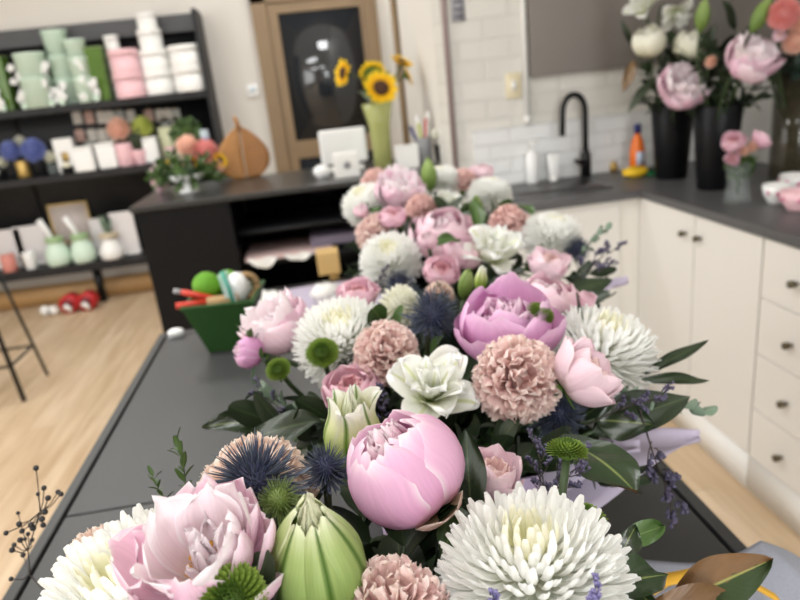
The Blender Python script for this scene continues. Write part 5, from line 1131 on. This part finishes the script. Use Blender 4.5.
lf('dark leaf pointing out to the cabinets below the pink rosebud', (570, 292, .98), (612, 281, 1.0), .014, (.1, -.6, .8), 'LDK', 'back', .1, .4)
lf('green leaf beside the tiny bud of the desk side chrysanthemum', (368, 211, 1.3), (383, 209, 1.3), .007, (0, -.6, .8), 'LGR', 'back', .1, .4)
# --- filler greenery
def sp_make(key):
    return {'f1': lambda: sprig_mesh(11, 9, .1, .013, .042), 'f2': lambda: sprig_mesh(12, 7, .09, .017, .05), 'f3': lambda: sprig_mesh(13, 12, .1, .009, .024), 'f4': lambda: sprig_mesh(14, 8, .11, .012, .045)}[key]
FM = {'f1': ('LDK', 'STEM', 'leaves'), 'f2': ('LDK', 'STEM', 'leaves'), 'f3': ('LGY', 'STEM', 'leaves'), 'f4': ('LGR', 'STEM', 'leaves')}
for k, n, scl in (('front', 56, .95), ('middle', 84, 1.0), ('back', 60, .95)):
    for i in range(n):
        a = RNG.uniform(0, 6.28); e = RNG.uniform(.2, 1.4)
        if k == 'middle' and 4.8 < a < 6.0: e = max(e, 1.0)
        key = RNG.choice(('f1', 'f1', 'f2', 'f2', 'f2', 'f3', 'f4'))
        rr = RNG.uniform(.2, 1)
        F = FOAM[k]
        b = F+Vector((cos(a)*.085*rr, sin(a)*.065*rr, .045-.04*rr))
        what = {'f1': 'dark green leaf sprig', 'f2': 'broad leaved dark green sprig', 'f3': 'grey green small leaved sprig', 'f4': 'bright green leaf sprig'}[key]
        sprig('leaf_sprig', what+' filling the gaps of the '+k+' arrangement', 'foliage', what+'s in the '+k+' arrangement', key, sp_make(key), FM[key], b, (cos(a)*cos(e), sin(a)*cos(e), sin(e)), RNG.uniform(.85, 1.3)*scl*(1.0 if e < .9 else 1.15), RNG.uniform(0, 6.28))
# leaf sprigs one can see reaching out at the planter side of the middle arrangement
for k_leafy_aim, (key, b, t, lab) in enumerate((('f2', (352, 440, .64), (262, 402, .64), 'broad leaved dark sprig under the small green button'), ('f1', (352, 455, .62), (272, 438, .60), 'dark leaf sprig above the large navy sea holly'), ('f2', (362, 452, .62), (305, 402, .63), 'broad leaved dark sprig under the larger green button'),
        ('f3', (350, 440, .68), (262, 384, .69), 'grey green sprig beside the small green button stem'), ('f2', (370, 470, .58), (322, 452, .56), 'dark sprig above the smaller grey blue sea holly'), ('f1', (420, 470, .62), (468, 418, .6), 'dark sprig below the double white lily'), ('f2', (470, 470, .62), (560, 436, .58), 'broad dark sprig under the beige carnation'), ('f2', (480, 480, .6), (500, 428, .58), 'broad dark sprig straight below the beige carnation'), ('f2', (560, 450, .62), (640, 470, .6), 'broad dark sprig over the lilac tissue'),
        ('f2', (395, 262, 1.28), (356, 244, 1.30), 'broad dark sprig on the desk side of the back arrangement, the upper one'), ('f1', (395, 285, 1.2), (352, 279, 1.2), 'dark sprig on the desk side of the back arrangement pointing at the cardboard box'), ('f3', (400, 290, 1.15), (352, 300, 1.12), 'grey green sprig low on the desk side of the back arrangement'), ('f2', (400, 280, 1.2), (360, 264, 1.22), 'broad dark sprig below the beige pink carnation of the back arrangement'), ('f2', (540, 290, 1.05), (602, 296, 1.05), 'broad dark sprig low at the kitchen side of the back arrangement'), ('f1', (540, 275, 1.1), (598, 262, 1.12), 'dark sprig behind the purple statice at the kitchen side'), ('f2', (500, 300, 1.02), (520, 270, 1.0), 'broad dark sprig under the double white lily of the back arrangement'))):
    B, T = at(*b), at(*t); d = T-B
    sprig('leaf_sprig', lab, 'foliage', None, key, sp_make(key), FM[key], B, d, d.length/.105, RNG.uniform(0, 6))
# --- statice, lavender, eucalyptus, berries
def st_(key, L, sp_, n, fl_, fr): return lambda: statice_mesh(hash(key) % 7 if False else len(key)*3+n, L, sp_, n, fl_, fr)
def aim(name, lab, cat, group, key, make, mats, b, t, L):
    B, T = at(*b), at(*t); d = T-B
    return sprig(name, lab, cat, group, key, make, mats, B, d, d.length/L, RNG.uniform(0, 6))
SM = ('STA', 'TWIG', 'florets')
aim('statice', 'purple statice spray hanging over the bench edge beside the eucalyptus tip', 'flower', None, 's1', st_('s1', .12, .022, 9, 10, .0038), SM, (640, 410, .58), (672, 497, .60), .12)
aim('statice', 'purple statice spray lying over the pointed dark leaf', 'flower', None, 's1', None, SM, (585, 425, .58), (655, 398, .585), .12)
aim('statice', 'grey purple statice spray before the lilac box under the green button', 'flower', None, 's2', st_('s2', .1, .03, 8, 9, .0035), SM, (545, 520, .45), (538, 452, .47), .1)
aim('statice', 'grey purple statice spray beside the stem of the high green button', 'flower', None, 's2', None, SM, (520, 520, .46), (575, 468, .48), .1)
aim('statice', 'purple statice spray pointing to the corner cabinet', 'flower', None, 's2', None, SM, (560, 290, 1.05), (606, 255, 1.08), .1)
aim('statice', 'dark purple statice between the dusty rose and the double lily', 'flower', None, 's1', None, SM, (385, 440, .64), (382, 395, .62), .12)
aim('statice', 'dark purple statice under the small green button at the planter side', 'flower', None, 's2', None, SM, (310, 430, .66), (265, 395, .66), .1)
aim('statice', 'purple statice beside the chrysanthemum at the planter side edge', 'flower', None, 's1', None, SM, (372, 300, 1.1), (384, 272, 1.1), .12)
LVM = ('LAV', 'STEM', 'florets')
aim('lavender', 'lavender tip before the large white chrysanthemum with cream heart', 'flower', None, 'lv', st_('lv', .06, .006, 12, 10, .0036), LVM, (588, 660, .315), (593, 605, .32), .06)
aim('lavender', 'small lavender tip at the lower rim under the chrysanthemum', 'flower', None, 'lv', None, LVM, (486, 690, .31), (493, 626, .315), .06)
EM = ('LGY', 'STEM', 'leaves')
aim('eucalyptus_sprig', 'grey green eucalyptus tip reaching to the white cabinets', 'foliage', None, 'e1', lambda: sprig_mesh(31, 9, .09, .008, .018), EM, (622, 415, .6), (694, 425, .62), .09)
aim('eucalyptus_sprig', 'pale variegated sprig before the corner cabinet', 'foliage', None, 'e1', None, EM, (575, 262, 1.1), (606, 236, 1.12), .09)
aim('herb_sprig', 'upright green herb sprig standing clear over the bench', 'foliage', None, 'e2', lambda: sprig_mesh(32, 12, .1, .006, .028), ('LGR', 'STEM', 'leaves'), (186, 510, .48), (170, 450, .50), .1)
aim('herb_sprig', 'shorter green herb sprig beside the upright one', 'foliage', None, 'e2', None, ('LGR', 'STEM', 'leaves'), (176, 510, .48), (160, 474, .49), .1)
aim('fern_sprig', 'small fern tip between loose lilac petal and green button', 'foliage', None, 'e2', None, ('LGR', 'STEM', 'leaves'), (282, 382, .72), (254, 330, .73), .1)
aim('eucalyptus_sprig', 'grey eucalyptus under the white chrysanthemum of the middle arrangement', 'foliage', None, 'e1', None, EM, (570, 400, .63), (628, 402, .62), .09)
# dried dark berries at the bench's left edge
o = bpy.data.objects.new('berry_sprig', None); COL.objects.link(o); B = at(60, 640, .44); o.location = B; tag(o, 'sprig of dried dark berries sticking out over the bench edge and oak floor', 'foliage')
tw = MB(); r = random.Random(12)
pts = [(44, 488), (38, 494), (48, 498), (58, 492), (61, 494), (18, 513), (19, 524), (45, 512), (31, 525), (33, 528), (6, 533), (22, 531), (25, 539), (32, 540), (14, 545), (12, 550), (23, 555), (43, 525), (11, 579), (36, 468), (42, 519), (28, 534), (20, 540)]
hub = [Vector(at(x, y, .60))-B for x, y in ((30, 575), (28, 550), (40, 512))]
root = fpt('front', B)-B
tw.tube([root, root*.5+Vector((0, 0, -.015)), hub[0], hub[1], hub[2]], .0006, 5)
for x, y in pts:
    p = Vector(at(x, y, .60+r.uniform(-.03, .03)))-B; h = min(hub, key=lambda q: (q-p).length)
    tw.tube([h, (h+p)/2+Vector((0, 0, -.003)), p], .0005, 4); be = MB(); be.ball(p, .0023*r.uniform(.8, 1.25), 8, r.random()); be.build('berry', mat('berry', (46, 42, 42), .6), o)
tw.build('twig', MATS['TWIG'], o)
# lilac wrap under the arrangements
def flap(lab, base, tip, w0, w1):
    """a stiff paper point that sticks out sideways: base and tip points, half widths (near and far edge)"""
    B, T = base, tip; s = Vector((.35, .9, .1)).normalized(); m = MB()
    def fn(u, v):
        w = (w0*(1-u)+.004*u) if v < 0 else (w1*(1-u)+.004*u)
        return B.lerp(T, u)+s*(v*w)+Vector((0, 0, .006*sin(6*u+3*v)-.012*v*v*(1-u)))
    m.sheet(fn, 16, 10); return tag(m.build('tissue_wrap', MATS['lilac_paper'], solid=.001), lab, 'paper')
flap('lilac tissue paper point reaching out past the bench edge toward the cabinets', at(560, 455, .74), at(700, 436, .74), .10, .07)
flap('lilac tissue paper edge between the dark leaf and the lilac box', at(540, 452, .70), at(640, 446, .70), .06, .04)
flap('small lilac tissue point below the pink rosebud of the back arrangement', at(560, 300, 1.08), at(628, 280, 1.08), .06, .05)
# mustard ribbon under the magnolia leaves
m = MB()
Q = [onZ(x, y, .936) for x, y in ((640, 596), (665, 580), (705, 572), (745, 580), (780, 600))]
pts = []
for i in range(len(Q)-1):
    for j in range(6): pts.append(Q[i].lerp(Q[i+1], j/6))
pts.append(Q[-1])
def rb_(u, v):
    x = u*(len(pts)-1); i = min(len(pts)-2, int(x)); p = pts[i].lerp(pts[i+1], x-i)
    return p+Vector((0, .007*v, .0008*v))
m.sheet(rb_, 40, 2); tag(m.build('ribbon', mat('mustard', (222, 170, 52), .5), solid=.001), 'mustard yellow ribbon curving under the magnolia leaves at the tea towel', 'ribbon')
# ------------------------------------------------------------------ light: ceiling panels, daylight through the shop window, added side light at the left
W = bpy.data.worlds.new('World'); SC.world = W; W.use_nodes = True
W.node_tree.nodes['Background'].inputs[0].default_value = (.86, .93, 1, 1); W.node_tree.nodes['Background'].inputs[1].default_value = 3
def area(name, loc, size, power, color=(.975, .985, 1), rot=(0, 0, 0)):
    l = bpy.data.lights.new(name, 'AREA'); l.shape = 'RECTANGLE'; l.size, l.size_y = size; l.energy = power; l.color = color
    o = bpy.data.objects.new(name, l); COL.objects.link(o); o.location = loc; o.rotation_euler = rot; return o
area('ceiling_lamp', (-.6, 1.2, 2.88), (1.2, .5), 30)
area('ceiling_lamp', (-1.4, 3.6, 2.88), (1.4, .5), 30)
area('ceiling_lamp', (.2, 4.6, 2.88), (.6, .4), 14)
area('ceiling_lamp', (-2.6, 1.2, 2.88), (1.4, .5), 40)
area('ceiling_lamp', (-.4, -1.0, 2.88), (1.2, .6), 26)
area('window_and_fill_light', (.1, -3.3, 1.6), (1.6, 2.2), 150, (.96, .985, 1), (rad(90), 0, 0))
area('window_and_fill_light', (-3.9, 1.6, 1.6), (3.0, 1.8), 70, (.96, .985, 1), (rad(90), 0, rad(-90)))  # side light added before the closed left wall; no window is built there
SC.view_settings.exposure = -0.17
# settle: whatever stands on a top rests a hair above it
for o in list(SC.objects):
    if o.parent is None and o.type in ('MESH', 'EMPTY') and abs(o.location.z-.9) < 1e-5: o.location.z += .0006
